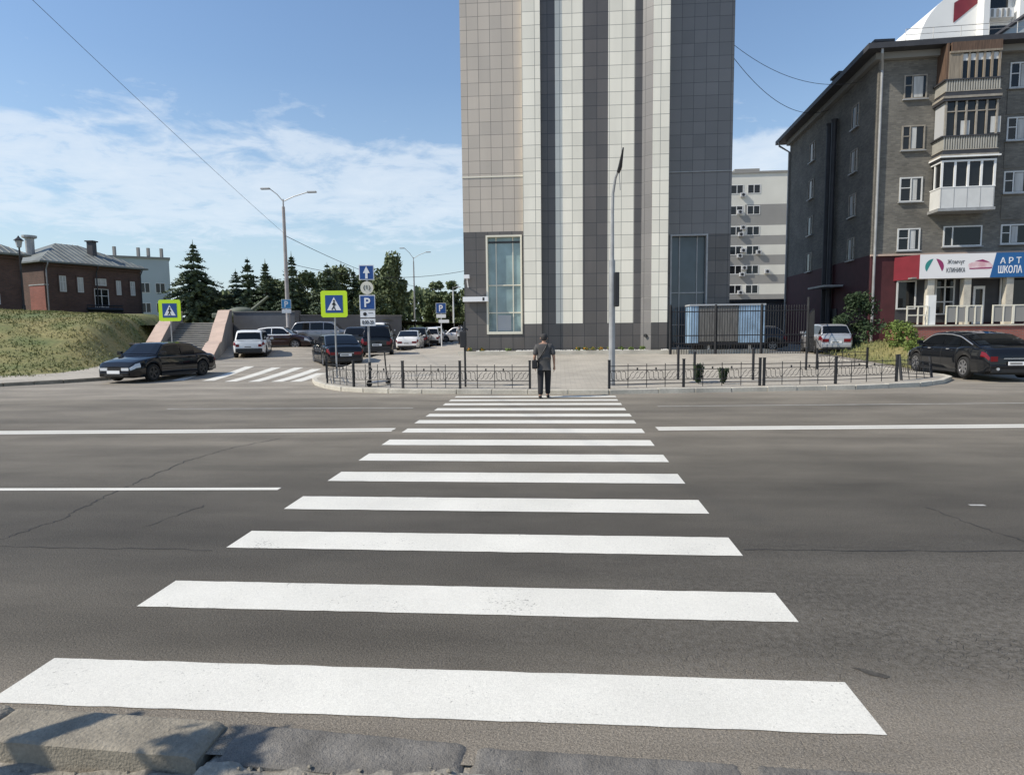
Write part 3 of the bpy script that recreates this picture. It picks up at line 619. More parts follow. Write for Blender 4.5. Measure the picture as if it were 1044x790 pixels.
tr = thing('site_trailer', 'light blue trailer frame wrapped in grey tarpaulin on white legs behind the yard fence', 'trailer', (8.55, 34.2, .3))
m = MB(); m.box(-1.35, .75, -.1, 1.2, .68, 2.52); m.build('tarpaulin', 'tarp', tr, bevel=.04)
m = MB(); m.box(-1.75, -1.35, -.12, 1.25, .62, 2.58); m.build('front_panel', 'bluepaint', tr)
m = MB(); m.box(.75, 2.05, -.12, 1.25, .62, 2.58); m.build('rear_panel', 'bluepaint', tr)
m = MB(); m.box(-1.8, 2.1, -.16, 1.3, 2.58, 2.66); m.build('roof_rim', 'curtain2', tr)
m = MB(); m.box(-1.8, 2.1, -.14, 1.28, .52, .62); m.build('chassis', 'darkmetal', tr)
for x in (-1.6, -.75, .55, 1.35): m = MB(); m.bar((x, 0, 0), (x, 0, .52), .09); m.build('leg', 'white' if x in (-.75, 1.35) else 'darkmetal', tr)
for y in (0.1, 1.0): m = MB(); m.disc((-1.2, y, .28), .27, (0, 1, 0), .16, 16); m.build('wheel', 'tyre', tr)

# ------------------------------------------------------------------ trees
def spruce_mesh(seed, H=9., R=2.0, n=2600):
    r = random.Random(seed); m = MB()
    lv = int(H * 3.2)
    for L in range(lv):
        t = (L + r.random()) / lv; z = H * (.06 + .94 * t); rad = R * (1 - t) ** .95 * r.uniform(.72, 1.18) + .06; nb = max(4, int(17 * (1 - t) + 4))
        for b in range(nb):
            a = 2 * PI * b / nb + r.uniform(-.3, .3); rr = rad * r.uniform(.65, 1.15); k = max(3, int(rr * 8))
            for q in range(k):
                s = (q + r.random()) / k; d = rr * s; x, y = d * math.cos(a), d * math.sin(a); zz_ = z - .30 * d * s + .10 * s * s * rr + r.uniform(-.07, .07)
                w_ = .26 * (1.15 - s * .5) * r.uniform(.7, 1.3); side = a + PI / 2; tw_ = r.uniform(-.7, .7)
                sx, sy = math.cos(side) * w_, math.sin(side) * w_
                m.add([(x - sx, y - sy, zz_ - .08 * r.random() - w_ * .25), (x + math.cos(a) * .24, y + math.sin(a) * .24, zz_ + .05 + r.uniform(-.1, .1)), (x + sx, y + sy, zz_ - .08 * r.random() - w_ * .25), (x - math.cos(a) * .08, y - math.sin(a) * .08, zz_ + .12 + tw_ * .08)], [(0, 1, 2), (0, 2, 3)])
    m.tube([(0, 0, H - .5), (0, 0, H + .35)], [.07, .01], 5)
    return m
def broad_mesh(seed, H=9., R=2.6, n=5200, low=.18, leaf=.2):
    r = random.Random(seed); m = MB(); cl = []
    for i in range(26):
        t = r.uniform(low, 1); a = r.uniform(0, 2 * PI); rad = R * math.sqrt(max(0, 1 - ((t - .5) / .56) ** 2)) * r.uniform(.35, .85)
        cl.append((rad * math.cos(a), rad * math.sin(a), H * t, R * r.uniform(.24, .44)))
    for i in range(n):
        cx, cy, cz, cr = r.choice(cl); v = Vector((r.gauss(0, 1), r.gauss(0, 1), r.gauss(0, .9))).normalized() * cr * r.uniform(.45, 1.08)
        p = Vector((cx, cy, cz)) + v; s = leaf * r.uniform(.5, 1.25); a = Vector((r.gauss(0, 1), r.gauss(0, 1), r.gauss(0, 1))).normalized(); b = a.cross(Vector((r.gauss(0, 1), r.gauss(0, 1), r.gauss(0, 1)))).normalized()
        m.add([tuple(p - a * s), tuple(p + b * s * .55), tuple(p + a * s), tuple(p - b * s * .55)], [(0, 1, 2, 3)])
    return m, cl
def make_spruce(seed, H, R, label, loc, group):
    t = thing('spruce_tree', label, 'spruce', loc, 0, group)
    spruce_mesh(seed, H, R).build('crown', 'spruce', t); m = MB(); m.tube([(0, 0, -.3), (0, 0, H * .95)], [H * .02, .02], 7); m.build('trunk', 'bark', t); return t
def make_broad(seed, H, R, label, loc, mat='leafd', name='broadleaf_tree', cat='tree', group=None, n=5200, low=.18, leaf=.2, trunk=True):
    t = thing(name, label, cat, loc, 0, group); m, cl = broad_mesh(seed, H, R, n, low, leaf); m.build('crown', mat, t)
    if trunk:
        m = MB(); m.tube([(0, 0, -.3), (0.05, 0, H * .35), (0, .05, H * .7)], [H * .028, H * .02, H * .008], 8)
        for c in cl[:9]: m.tube([(0, 0, H * .3), (c[0] * .5, c[1] * .5, (H * .3 + c[2]) / 2 + .2), (c[0], c[1], c[2])], [H * .012, H * .008, .015], 5)
        m.build('trunk', 'bark', t)
    return t
GS = 'spruces on the terrace behind the retaining wall'
s1 = make_spruce(1, 7.7, 4.3, 'tallest broad dark spruce standing above the stairs', (-35.6, 60, 2.7), GS)
s2 = make_spruce(2, 6.2, 3.3, 'spruce second from the left, right of the tall one above the turret', (-31.2, 62, 2.7), GS)
s3 = make_spruce(3, 6.4, 2.3, 'slender dark spruce just left of the tall lamp post', (-25.8, 60, 2.7), GS)
def cpy(src, loc, sc, rz, label):
    o = copy_tree(src); o.location = loc; o.scale = sc; o.rotation_euler = (0, 0, rz); o['label'] = label; return o
cpy(s3, (-28.9, 61, 2.7), (1.0, 1.0, .92), 1.2, 'narrow spruce above the turret barrel, between two wider ones')
cpy(s1, (-33.0, 63, 2.6), (.66, .66, .70), 2.0, 'lower spruce half hidden by the tallest one on its right side')
cpy(s2, (-22.3, 60, 2.7), (.95, .95, .86), .7, 'wide spruce just right of the tall lamp post')
cpy(s3, (-23.9, 66, 2.7), (.9, .9, .8), 2.7, 'small spruce behind the tall lamp post')
cpy(s3, (-27.9, 80, 2.7), (1.05, 1.05, 1.18), .4, 'thin pointed spruce above the right yellow crossing sign')
cpy(s3, (-26.3, 80, 2.7), (1.15, 1.15, 1.05), 1.9, 'thin pointed spruce next to the blue arrow sign, right of a pair')
cpy(s1, (-37.9, 66, 2.6), (.75, .75, .72), 3.0, 'low dark spruce behind the left flank of the tallest spruce')
cpy(s2, (-33.9, 74, 2.7), (1.1, 1.1, .85), 3.6, 'distant spruce filling the gap above the stairs')
GB = 'broadleaf trees beyond the parking row'
b1 = make_broad(10, 7.2, 2.9, 'large dark green poplar right of the blue arrow sign', (-20.6, 74, 1.0), group=GB, n=7000, leaf=.24)
b1.scale = (1, 1, 1.22)
b2 = make_broad(11, 5.6, 2.6, 'low rounded tree between the lamp post and the yellow crossing sign', (-25.5, 71, 2.6), group=GB, n=5200, leaf=.24)
b3 = make_broad(12, 8.0, 2.2, 'tree right of the far lamp post, narrow crown', (-18.6, 95, .4), group=GB, n=5200, leaf=.26)
cpy(b3, (-16.0, 92, .4), (1.1, 1.1, .98), 1, 'tree directly behind the small blue parking sign beside the tower')
cpy(b3, (-12.8, 90, .4), (1.2, 1.2, 1.02), 2, 'tree at the edge of the tower, rightmost of the row')
cpy(b1, (-19.3, 102, .4), (1.0, 1.0, .9), 3, 'distant tree filling the gap left of the far lamp post')
cpy(b2, (-22.4, 76, 2.3), (1.1, 1.1, 1.0), 4, 'dense low tree behind the round sign')
cpy(b2, (-29.8, 74, 2.6), (1.1, 1.0, .95), 5, 'low tree behind the spruces above the turret')
cpy(b2, (-19.0, 64, 2.2), (.8, .8, .55), 2.2, 'bushy low tree rising just behind the retaining wall end')
cpy(b3, (-9.6, 112, .4), (1.2, 1.2, .9), 5, 'tree half hidden by the left edge of the tower')
cpy(b1, (-24.6, 82, 1.4), (1.1, 1.1, 1.02), 2.2, 'tall broad tree behind the pair of thin spruces')
cpy(b2, (-29.4, 64.5, 2.4), (1.0, 1.0, .75), 2.9, 'rounded low tree between the spruces left of the tall lamp post')
cpy(b2, (-34.5, 66, 2.4), (1.2, 1.0, .5), .6, 'shrubby tree under the tallest spruce above the stairs')
cpy(b2, (-27.8, 66, 2.4), (1.3, 1.0, .5), 1.6, 'shrubby tree behind the turret monument')
# far wood on the horizon
m, _ = MB(), None; r = random.Random(31)
for i in range(9000):
    x = r.uniform(-75, 14); y = r.uniform(128, 136); top = 9 + 1.4 * noise.noise((x * .12, 0, 0)) * 2 + noise.noise((x * .5, 1, 0)) * 1.5; z = r.uniform(0, 1) ** .7 * top
    s = r.uniform(.35, .8); a = r.uniform(0, PI); m.add([(x - s * math.cos(a), y - s * math.sin(a), z), (x, y, z + s), (x + s * math.cos(a), y + s * math.sin(a), z), (x, y, z - s)], [(0, 1, 2, 3)])
tag(m.build('distant_wood', 'leafd'), 'band of distant green trees on the horizon behind the parked cars', 'wood', kind='stuff')

# ------------------------------------------------------------------ brick buildings on the bank
def simple_window(m_f, m_g, o, e, n, u0, u1, z0, z1, t=.07):
    """frame and glass on a wall plane: origin o, direction e, outward normal n"""
    def P(u, z, d): q = Vector((o.x, o.y, 0)) + Vector((e.x, e.y, 0)) * u + Vector((n.x, n.y, 0)) * d; return (q.x, q.y, z)
    def bx(m, a, b, c, d, d0, d1):
        v = [P(a, c, d0), P(b, c, d0), P(b, c, d1), P(a, c, d1), P(a, d, d0), P(b, d, d0), P(b, d, d1), P(a, d, d1)]
        m.add(v, [(3, 2, 1, 0), (4, 5, 6, 7), (0, 1, 5, 4), (1, 2, 6, 5), (2, 3, 7, 6), (3, 0, 4, 7)])
    bx(m_f, u0, u0 + t, z0, z1, -.02, .05); bx(m_f, u1 - t, u1, z0, z1, -.02, .05); bx(m_f, u0 + t, u1 - t, z0, z0 + t, -.02, .05); bx(m_f, u0 + t, u1 - t, z1 - t, z1, -.02, .05)
    bx(m_g, u0 + t, u1 - t, z0 + t, z1 - t, -.01, .012)
    return bx, P
def brick_house(label, org, ang, length, depth, base, eave, ridge, wins, group):
    t = thing('brick_house', label, 'house', (0, 0, 0), 0, group)
    e = Vector((math.cos(ang), math.sin(ang))); n = Vector((e.y, -e.x)); o = Vector(org)   # facade from o along e, outward normal n
    inn = -n
    q = [o, o + e * length, o + e * length + inn * depth, o + inn * depth]
    m = MB(); m.prismz([(p.x, p.y) for p in q], base - 1, eave); m.build('wall', 'redbrick', t)
    m = MB(); ov = .55; c = [q[0] - e * ov + n * ov, q[1] + e * ov + n * ov, q[2] + e * ov - n * ov, q[3] - e * ov - n * ov]
    hd = depth / 2 + ov; r0 = c[0] + inn * hd + e * hd * .8; r1 = c[1] + inn * hd - e * hd * .8
    v = [(p.x, p.y, eave) for p in c] + [(r0.x, r0.y, ridge), (r1.x, r1.y, ridge)] + [(p.x, p.y, eave - .14) for p in c]
    m.add(v, [(0, 1, 5, 4), (1, 2, 5), (2, 3, 4, 5), (3, 0, 4), (9, 8, 7, 6), (6, 7, 1, 0), (7, 8, 2, 1), (8, 9, 3, 2), (9, 6, 0, 3)])
    rf = m.build('roof', 'metalroof', t)
    m = MB(); k = 0
    nn = int((length + 2 * ov) / .5)
    for i in range(1, nn):
        s = i / nn; a = c[0] + (c[1] - c[0]) * s; L_ = (length + 2 * ov); u = s * L_; hmax = min(1, u / (hd * .8), (L_ - u) / (hd * .8)); b = a + inn * hd * hmax; zb = eave + (ridge - eave) * hmax
        m.bar((a.x, a.y, eave + .02), (b.x, b.y, zb + .02), .045)
    m.build('seams', 'metalroof', rf)
    def bxm(name, mat, u0, u1, z0, z1, d0, d1):
        mm = MB(); bx, P = simple_window(MB(), MB(), o, e, n, 0, 1, 0, 1); bx(mm, u0, u1, z0, z1, d0, d1); return mm.build(name, mat, t)
    bxm('cornice', 'redbrick', 0, length, eave - .42, eave - .15, 0, .14); bxm('plinth', 'redbrick', 0, length, base - 1, base + .5, 0, .1)
    for u0, u1, z0, z1 in wins:
        f = MB(); g = MB(); bx, P = simple_window(f, g, o, e, n, u0, u1, z0, z1, .08); uu = (u0 + u1) / 2; bx(f, uu - .035, uu + .035, z0 + .08, z1 - .08, .013, .05); zz_ = z0 + (z1 - z0) * .62; bx(f, u0 + .08, u1 - .08, zz_ - .03, zz_ + .03, .014, .049)
        wf = f.build('window', 'frame', t); g.build('pane', 'curtain' if (u1 - u0) < 1.2 else 'glass', wf)
        s = MB(); bx(s, u0 - .12, u1 + .12, z1, z1 + .14, 0, .09); bx(s, u0 - .12, u0, z0, z1, 0, .06); bx(s, u1, u1 + .12, z0, z1, 0, .06); s.build('window_surround', 'redbrick', wf)
    # drainpipes with their swan-neck bends
    for u in (.12, length * .5, length - .15):
        a = o + e * u + n * .2; b = o + e * u + n * (ov - .02); mm = MB(); mm.tube([(b.x, b.y, eave - .1), (b.x, b.y, eave - .3), (a.x, a.y, eave - .75), (a.x, a.y, base)], .055, 7); mm.build('drainpipe', 'greymetal' if u < 1 else 'darkroof', t)
    return t, o, e, n, inn, rf
ANG = math.atan2(8, 3.35)
GH = 'red brick houses on the grass bank'
t2, o2, e2, n2_, i2, rf2 = brick_house('low red brick house with hipped green grey roof in the middle of the bank', (-47.6, 55.8), ANG, 9.2, 9.0, 3.7, 8.5, 10.8,
    [(1.25, 1.85, 5.75, 7.25), (2.85, 3.4, 5.75, 7.2), (6.55, 7.05, 5.65, 7.1), (8.0, 8.5, 5.65, 7.1), (4.35, 5.75, 4.35, 6.2), (4.5, 5.6, 6.5, 7.2), (1.6, 2.1, 3.8, 4.15), (6.9, 7.4, 3.8, 4.1)], GH)
p = o2 + e2 * 5.7 + i2 * 2.2; m = MB(); m.box(p.x - .3, p.x + .3, p.y - .3, p.y + .3, 9.4, 11.0); m.box(p.x - .42, p.x + .42, p.y - .42, p.y + .42, 11.0, 11.12); m.build('chimney', 'darkroof', rf2)
p = o2 + e2 * 1.0 + i2 * 4.0; m = MB(); m.tube([(p.x, p.y, 9.0), (p.x, p.y, 10.9), (p.x, p.y, 11.0), (p.x, p.y, 11.2)], [.35, .38, .62, .62], 12); m.build('ventilator', 'greymetal', rf2)
m = MB(); 
for k in range(9): q = o2 + e2 * (3.0 + k * .42) + n2_ * 1.1; m.bar((q.x, q.y, 3.5), (q.x, q.y, 4.5), .05)
a, b = o2 + e2 * 3.0 + n2_ * 1.1, o2 + e2 * 6.4 + n2_ * 1.1; m.bar((a.x, a.y, 4.5), (b.x, b.y, 4.5), .08); m.bar((a.x, a.y, 4.1), (b.x, b.y, 4.1), .3); m.build('porch_railing', 'darkmetal', t2)
t1, o1, e1, n1_, i1, rf1 = brick_house('red brick house at the left photo edge, only its right end in view', (-49.6, 38.0), ANG, 13.0, 9.0, 3.7, 8.35, 10.8,
    [(10.1, 10.6, 5.9, 7.6), (10.2, 11.3, 4.0, 5.1), (7.6, 8.1, 5.9, 7.6), (5.2, 5.7, 5.9, 7.6)], GH)
# low lit brick wall between the two houses
gw = thing('garden_wall', 'sunlit lighter brick wall section between the two brick houses', 'wall')
a = o2 + Vector((-2.3, .9)); m = MB(); wallseg(m, a, o2 + Vector((-.02, -.0)), 3.2, 6.3, .3); m.build('wall_panel', 'redterr', gw); m = MB(); wallseg(m, a, o2 + Vector((-.02, 0)), 6.3, 6.4, .3, .05); m.build('coping', 'greymetal', gw)
# old street lantern
ln = thing('street_lantern', 'black cast iron lantern post in front of the left brick houses', 'street lamp', (-43.3, 48.5, 3.3))
m = MB(); m.tube([(0, 0, 0), (0, 0, .8), (0, 0, .85), (0, 0, 5.4)], [.14, .12, .08, .06], 10); m.build('pole', 'darkmetal', ln)
m = MB(); m.tube([(0, 0, 5.4), (0, 0, 5.45), (0, 0, 5.95)], [.1, .16, .26], 6); m.build('lantern', 'curtain2', ln); m = MB(); m.tube([(0, 0, 5.95), (0, 0, 6.0), (0, 0, 6.2), (0, 0, 6.35)], [.36, .34, .1, .02], 6); m.build('cap', 'darkmetal', ln)

# grey building far left
def gridwins(t, mat_f, mat_g, o, e, n, us, zs, wd, h):
    for z in zs:
        for u in us:
            f = MB(); g = MB(); bx, P = simple_window(f, g, o, e, n, u, u + wd, z, z + h, .09); bx(f, u + wd / 2 - .05, u + wd / 2 + .05, z + .09, z + h - .09, .014, .05); w_ = f.build('window', mat_f, t); g.build('pane', mat_g, w_)
gb = thing('grey_office_building', 'long pale grey office building between the brick house and the spruces', 'building')
o = Vector((-80, 98)); e = Vector((.82, .57)).normalized(); n = Vector((e.y, -e.x)); q = [o, o + e * 15, o + e * 15 - n * 12, o - n * 12]
m = MB(); m.prismz([(p.x, p.y) for p in q], 0, 14.4); m.build('wall', 'concwall', gb); m = MB(); q2 = [o - e * .2 + n * .2, o + e * 15.2 + n * .2, o + e * 15.2 - n * 12.2, o - e * .2 - n * 12.2]; m.prismz([(p.x, p.y) for p in q2], 14.4, 14.7); m.build('roof', 'greyband', gb)
gridwins(gb, 'frame', 'glass', o, e, n, [1.2 + 2.3 * i for i in range(6)], [2.2, 5.2, 8.6], 1.5, 1.7)
for u in (7, 10.5, 12, 14): p = o + e * u - n * 2; m = MB(); m.box(p.x - .2, p.x + .2, p.y - .2, p.y + .2, 14.7, 16.4); m.build('chimney', 'greyband', gb)
# lower dark concrete yard building in the gap, plus the striped white block
lb = thing('garage_block', 'low dark service building filling the gap under the striped block', 'building'); m = MB(); m.box(9.6, 24, 58, 66, 0, 3.9); m.build('wall', 'granite', lb); m = MB(); m.box(9.4, 24.2, 57.8, 66.2, 3.9, 4.15); m.build('roof', 'darkroof', lb)
sb = thing('striped_block', 'white block with grey bands seen between the tower and the brown block', 'building')
m = MB(); m.box(19, 62, 100, 116, 0, 5.2); m.build('ground_floor', 'granite', sb)
z = 5.3; k = 0
zs_ = [(5.2, 6.6, 'greyband'), (6.6, 8.15, 'creamwall'), (8.15, 9.55, 'greyband'), (9.55, 11.0, 'creamwall'), (11.0, 12.5, 'greyband'), (12.5, 14.0, 'creamwall'), (14.0, 15.4, 'greyband'), (15.4, 16.9, 'creamwall'), (16.9, 18.4, 'greyband'), (18.4, 20.0, 'greyband'), (20.0, 24.6, 'creamwall')]
for a, b, mt in zs_:
    m = MB(); m.box(19, 62, 100, 116, a, b)
    if (a, b) == (18.4, 20.0): m.box(19, 27.8, 99.99, 100.02, a, b); m.mi[-6:] = [1] * 6; m.build('wall_band', ['greyband', 'creamwall'], sb)
    else: m.build('wall_band', mt, sb)
m = MB(); m.box(18.8, 62.2, 99.8, 116.2, 24.6, 24.85); m.build('roof', 'greyband', sb); m = MB(); m.box(27.2, 31, 104, 108, 24.85, 26.2); m.build('roof_hut', 'greyband', sb)
o = Vector((19, 100)); e = Vector((1, 0)); n = Vector((0, -1))
gridwins(sb, 'frame', 'glass', o, e, n, [3.5, 6.6, 9.1], [6.7, 9.65, 12.55, 15.45, 18.5, 21.6], 1.9, 1.35)
gridwins(sb, 'frame', 'glass', o, e, n, [15.9, 18.6], [21.4], 1.6, 1.6)
r = random.Random(3)
for (x, z) in [(27.3, 6.9), (27.5, 9.6), (27.1, 12.4), (27.6, 13.2), (27.2, 15.6), (27.5, 16.6), (29.9, 12.9), (31.2, 10.0), (27.4, 21.4), (27.0, 18.9), (27.8, 10.6), (24.6, 12.2)]:
    m = MB(); m.box(x - .4, x + .4, 99.55, 99.95, z - .3, z + .3); u_ = tag(m.build('air_conditioner', 'curtain2', bevel=.03), None, None); u_.parent = sb; m = MB(); m.disc((x, 99.54, z), .22, (0, 1, 0), .02, 14); m.build('fan_grille', 'darkmetal', u_)

# ------------------------------------------------------------------ brown apartment block on the right
ap = thing('apartment_block', 'five storey grey brown brick apartment block with shops on its ground floor', 'building')
AO = Vector((18.1, 39.0)); ae = Vector((.998, -.06)).normalized(); as_ = Vector((.06, .998)).normalized(); an = -as_
SC = 39.0 / 36
def Z(y): return 1.8 + (16.16 - (y - 50) * .051 - 1.8) * SC
def UX(x):
    f = math.tan(math.atan((x - 522) / 646) - .0773); return (f - .4757) * 39.0 * 1.01
EAVE = Z(56)
q = [AO, AO + ae * 22, AO + ae * 22 + as_ * 17, AO + as_ * 17]
m = MB(); m.prismz([(p.x, p.y) for p in q], Z(258), EAVE); m.build('wall', 'aptbrick', ap)
m = MB(); m.prismz([(p.x, p.y) for p in q], -.2, Z(258)); m.build('ground_floor_wall', 'maroon', ap)
def B(name, mat, u0, u1, z0, z1, d0, d1, par=ap, side=False, bevel=0):
    """box on the facade (or on the side wall): u along wall, d outward"""
    m = MB(); o_, e_, n_ = (AO, ae, an) if not side else (AO, as_, -ae)
    P = lambda u, d, z: (o_.x + e_.x * u + n_.x * d, o_.y + e_.y * u + n_.y * d, z)
    v = [P(u0, d0, z0), P(u1, d0, z0), P(u1, d1, z0), P(u0, d1, z0), P(u0, d0, z1), P(u1, d0, z1), P(u1, d1, z1), P(u0, d1, z1)]
    m.add(v, [(3, 2, 1, 0), (4, 5, 6, 7), (0, 1, 5, 4), (1, 2, 6, 5), (2, 3, 7, 6), (3, 0, 4, 7)]); return m.build(name, mat, par, bevel=bevel) if name else m
B('string_course', 'pinkstone', -.08, 22, Z(260), Z(258), 0, .12)
# roof with deep eaves
m = MB(); ov = .95; c = [AO - ae * ov + an * ov, AO + ae * 22.5 + an * ov, AO + ae * 22.5 + as_ * (17 + ov), AO - ae * ov + as_ * (17 + ov)]
rr0 = c[0] + as_ * 9.4 + ae * 9.4; rr1 = c[1] + as_ * 9.4; v = [(p.x, p.y, EAVE + .3) for p in c] + [(rr0.x, rr0.y, EAVE + 2.3), (rr1.x, rr1.y, EAVE + 2.3)] + [(p.x, p.y, EAVE) for p in c]
m.add(v, [(0, 1, 5, 4), (1, 2, 5), (2, 3, 4, 5), (3, 0, 4), (9, 8, 7, 6), (6, 7, 1, 0), (7, 8, 2, 1), (8, 9, 3, 2), (9, 6, 0, 3)]); rf = m.build('roof', 'darkroof', ap)
B('soffit_cornice', 'greyband', -.3, 22, EAVE - .35, EAVE, 0, .3); B('soffit_cornice', 'greyband', 0, 17, EAVE - .35, EAVE, 0, .3, side=True)
m = MB()
for k in range(16):
    p = AO + ae * (1 + k * 1.4) + an * (ov - .15); m.bar((p.x, p.y, EAVE + .25), (p.x, p.y, EAVE + .95), .03)
a, b = AO + ae * 1 + an * (ov - .15), AO + ae * 22 + an * (ov - .15); m.bar((a.x, a.y, EAVE + .95), (b.x, b.y, EAVE + .95), .025); m.bar((a.x, a.y, EAVE + .65), (b.x, b.y, EAVE + .65), .02); m.build('roof_railing', 'greymetal', rf)
for uu, vv in ((1.2, 9.0), (1.6, 4.2), (6, 6)): p = AO + ae * uu + as_ * vv; m = MB(); m.box(p.x - .5, p.x + .5, p.y - .6, p.y + .6, EAVE, EAVE + 2.1); m.box(p.x - .6, p.x + .6, p.y - .7, p.y + .7, EAVE + 2.1, EAVE + 2.25); m.build('chimney', 'darkroof', rf)
# dormer gable at the right
B('dormer_wall', 'concwall', 6.6, 9.4, EAVE + .3, EAVE + 1.0, -.9, -.4, rf); m = MB()
P0 = lambda u, d, z: (AO.x + ae.x * u + an.x * d, AO.y + ae.y * u + an.y * d, z)
m.add([P0(6.2, -.3, EAVE + .7), P0(9.6, -.3, EAVE + 3.0), P0(13, -.3, EAVE + .7), P0(6.2, -4, EAVE + .7), P0(9.6, -4, EAVE + 3.0), P0(13, -4, EAVE + .7)], [(0, 1, 2), (0, 3, 4, 1), (1, 4, 5, 2), (3, 5, 4)])
m.build('dormer_gable', 'concwall', rf); m = MB(); m.bar(P0(6.0, -.25, EAVE + .62), P0(9.6, -.25, EAVE + 3.08), .16); m.bar(P0(9.6, -.25, EAVE + 3.08), P0(13.2, -.25, EAVE + .62), .16); m.build('dormer_edge', 'darkroof', rf)
# drain pipes
for u in (.12,):
    m = MB(); p = AO + ae * u + an * .12; pe = AO + ae * (u - .3) + an * .8; m.tube([(pe.x, pe.y, EAVE), (pe.x, pe.y, EAVE - .2), (p.x, p.y, EAVE - .9), (p.x, p.y, .6)], .075, 8); m.build('drainpipe', 'greymetal', ap)
m = MB(); pe = AO + as_ * 17.1 - ae * .85; p = AO + as_ * 16.8 - ae * .12; m.tube([(pe.x, pe.y, EAVE), (pe.x, pe.y, EAVE - .3), (p.x, p.y, EAVE - .9), (p.x, p.y, .6)], .08, 8); m.build('drainpipe', 'greymetal', ap)
def awin(u0, u1, z0, z1, frame='frame', side=False, split=(.35,), glass='glass', curtain=False, sill=True):
    w_ = B('window', frame, u0, u1, z0, z1, -.16, -.14, side=side) if False else None
    m = MB(); o_, e_, n_ = (AO, ae, an) if not side else (AO, as_, -ae); g = MB(); t = .075
    bx, P = simple_window(m, g, o_, e_, n_, u0, u1, z0, z1, t)
    for s in split: uu = u0 + (u1 - u0) * s; bx(m, uu - .035, uu + .035, z0 + t, z1 - t, .013, .05)
    if split and (u1 - u0) < 1.5: bx(m, u0 + t, u0 + (u1 - u0) * split[0] - .035, z0 + (z1 - z0) * .55, z0 + (z1 - z0) * .55 + .05, .014, .048)
    wf = m.build('window', frame, ap); g.build('pane', glass, wf)
    if curtain:
        k = MB(); rr = random.Random(int(u0 * 77 + z0 * 13)); a = u0 + (u1 - u0) * (split[0] if split else 0) + .08; bx(k, a, a + (u1 - a - .1) * rr.uniform(.4, .95), z0 + .1, z1 - .1, .013, .016); k.build('curtain', 'curtain', wf)
    if sill: s = MB(); bx(s, u0 - .06, u1 + .06, z0 - .06, z0, 0, .14); s.build('sill', 'greymetal', wf)
for i, (a, b, xa, xb) in enumerate([(78, 102, 921, 943), (128, 153, 919, 941), (180, 205, 917, 939), (232, 255, 915, 936)]):
    awin(UX(921) - .22, UX(943) - .22, Z(b), Z(a), curtain=True, split=(.36,) if i < 2 else (.5,), frame='frame' if i > 1 else 'oldframe')
for i, (a, b) in enumerate([(72, 97), (125, 148), (178, 200), (231, 251)]):
    awin(UX(1033) - .95, UX(1033) + .45, Z(b), Z(a), curtain=True); awin(UX(1033) + 3.2, UX(1033) + 4.6, Z(b), Z(a), curtain=True); awin(UX(1033) + 7, UX(1033) + 8.4, Z(b), Z(a))
awin(UX(961), UX(998), Z(252), Z(231), split=(.24,))
# light brick panels between windows at the right
for (a, b) in [(99, 122), (150, 175), (203, 226)]: B('brick_panel', 'beigeboard' if False else 'aptbrick', UX(1033) - 1.0, UX(1033) + .5, Z(b), Z(a), 0, .03)
# side wall windows and ducts
for i, zc in enumerate([14.6, 11.9, 9.2, 6.5]):
    awin(2.6, 3.7, zc - .65, zc + .75, side=True, curtain=True, frame='oldframe'); awin(10.6, 11.8, zc - .65, zc + .75, side=True, frame='oldframe')
for tt in (6.2, 7.1): m = MB(); p = AO + as_ * tt - ae * .22; m.tube([(p.x, p.y, 1.0), (p.x, p.y, EAVE - 1.8), (p.x, p.y, EAVE - 1.6)], [.17, .17, .24], 10); m.build('vent_duct', 'darkroof', ap)
B('side_canopy', 'greymetal', 4.2, 7.4, 4.3, 4.42, 0, 1.2, side=True)
B('side_door', 'darkmetal', 5.1, 6.3, .3, 2.9, 0, .06, side=True)
# balconies
ub0, ub1 = 3.0, 5.75; D = 1.15
def balcony(zb0, zb1, zg1, kind):
    b = B('balcony', 'darkroof', ub0 - .1, ub1 + .05, zb0 - .14, zb0, 0, D + .05)
    if kind != 'white':
        B('rail_board', 'darkroof', ub0 - .12, ub1 + .07, zb1, zb1 + .07, 0, D + .08, b); B('rail_board', 'oldframe', ub0 - .12, ub1 + .07, zb0, zb0 + .12, 0, D + .08, b)
        B('lower_boards', 'darkroof', ub0, ub1, zb0 + .12, zb0 + .34, 0, D + .03, b); B('rail_board', 'oldframe', ub0 - .03, ub1 + .03, zb0 + .34, zb0 + .38, 0, D + .05, b); zr0 = zb0 + .38
        m = MB(); k = 0; u = ub0
        while u < ub1 - .05: 
            P = P0; x0 = u; x1 = u + .1
            m.add([P(x0, D, zr0), P(x1, D, zr0), P(x1, D, zb1), P(x0, D, zb1), P(x0 + .02, D + .045, zr0), P(x1 - .02, D + .045, zr0), P(x1 - .02, D + .045, zb1), P(x0 + .02, D + .045, zb1)], [(4, 5, 6, 7), (0, 4, 7, 3), (5, 1, 2, 6), (0, 1, 5, 4), (7, 6, 2, 3)]); u += .125
        m.build('ribbed_front', 'ribbed', b); B('side_sheet', 'ribbed', ub0, ub0 + .05, zr0, zb1, 0, D - .01, b); B('side_sheet', 'ribbed', ub1 - .05, ub1, zr0, zb1, 0, D - .01, b); B('backing', 'darkroof', ub0 + .05, ub1 - .05, zr0, zb1, D - .06, D - .02, b)
    return b
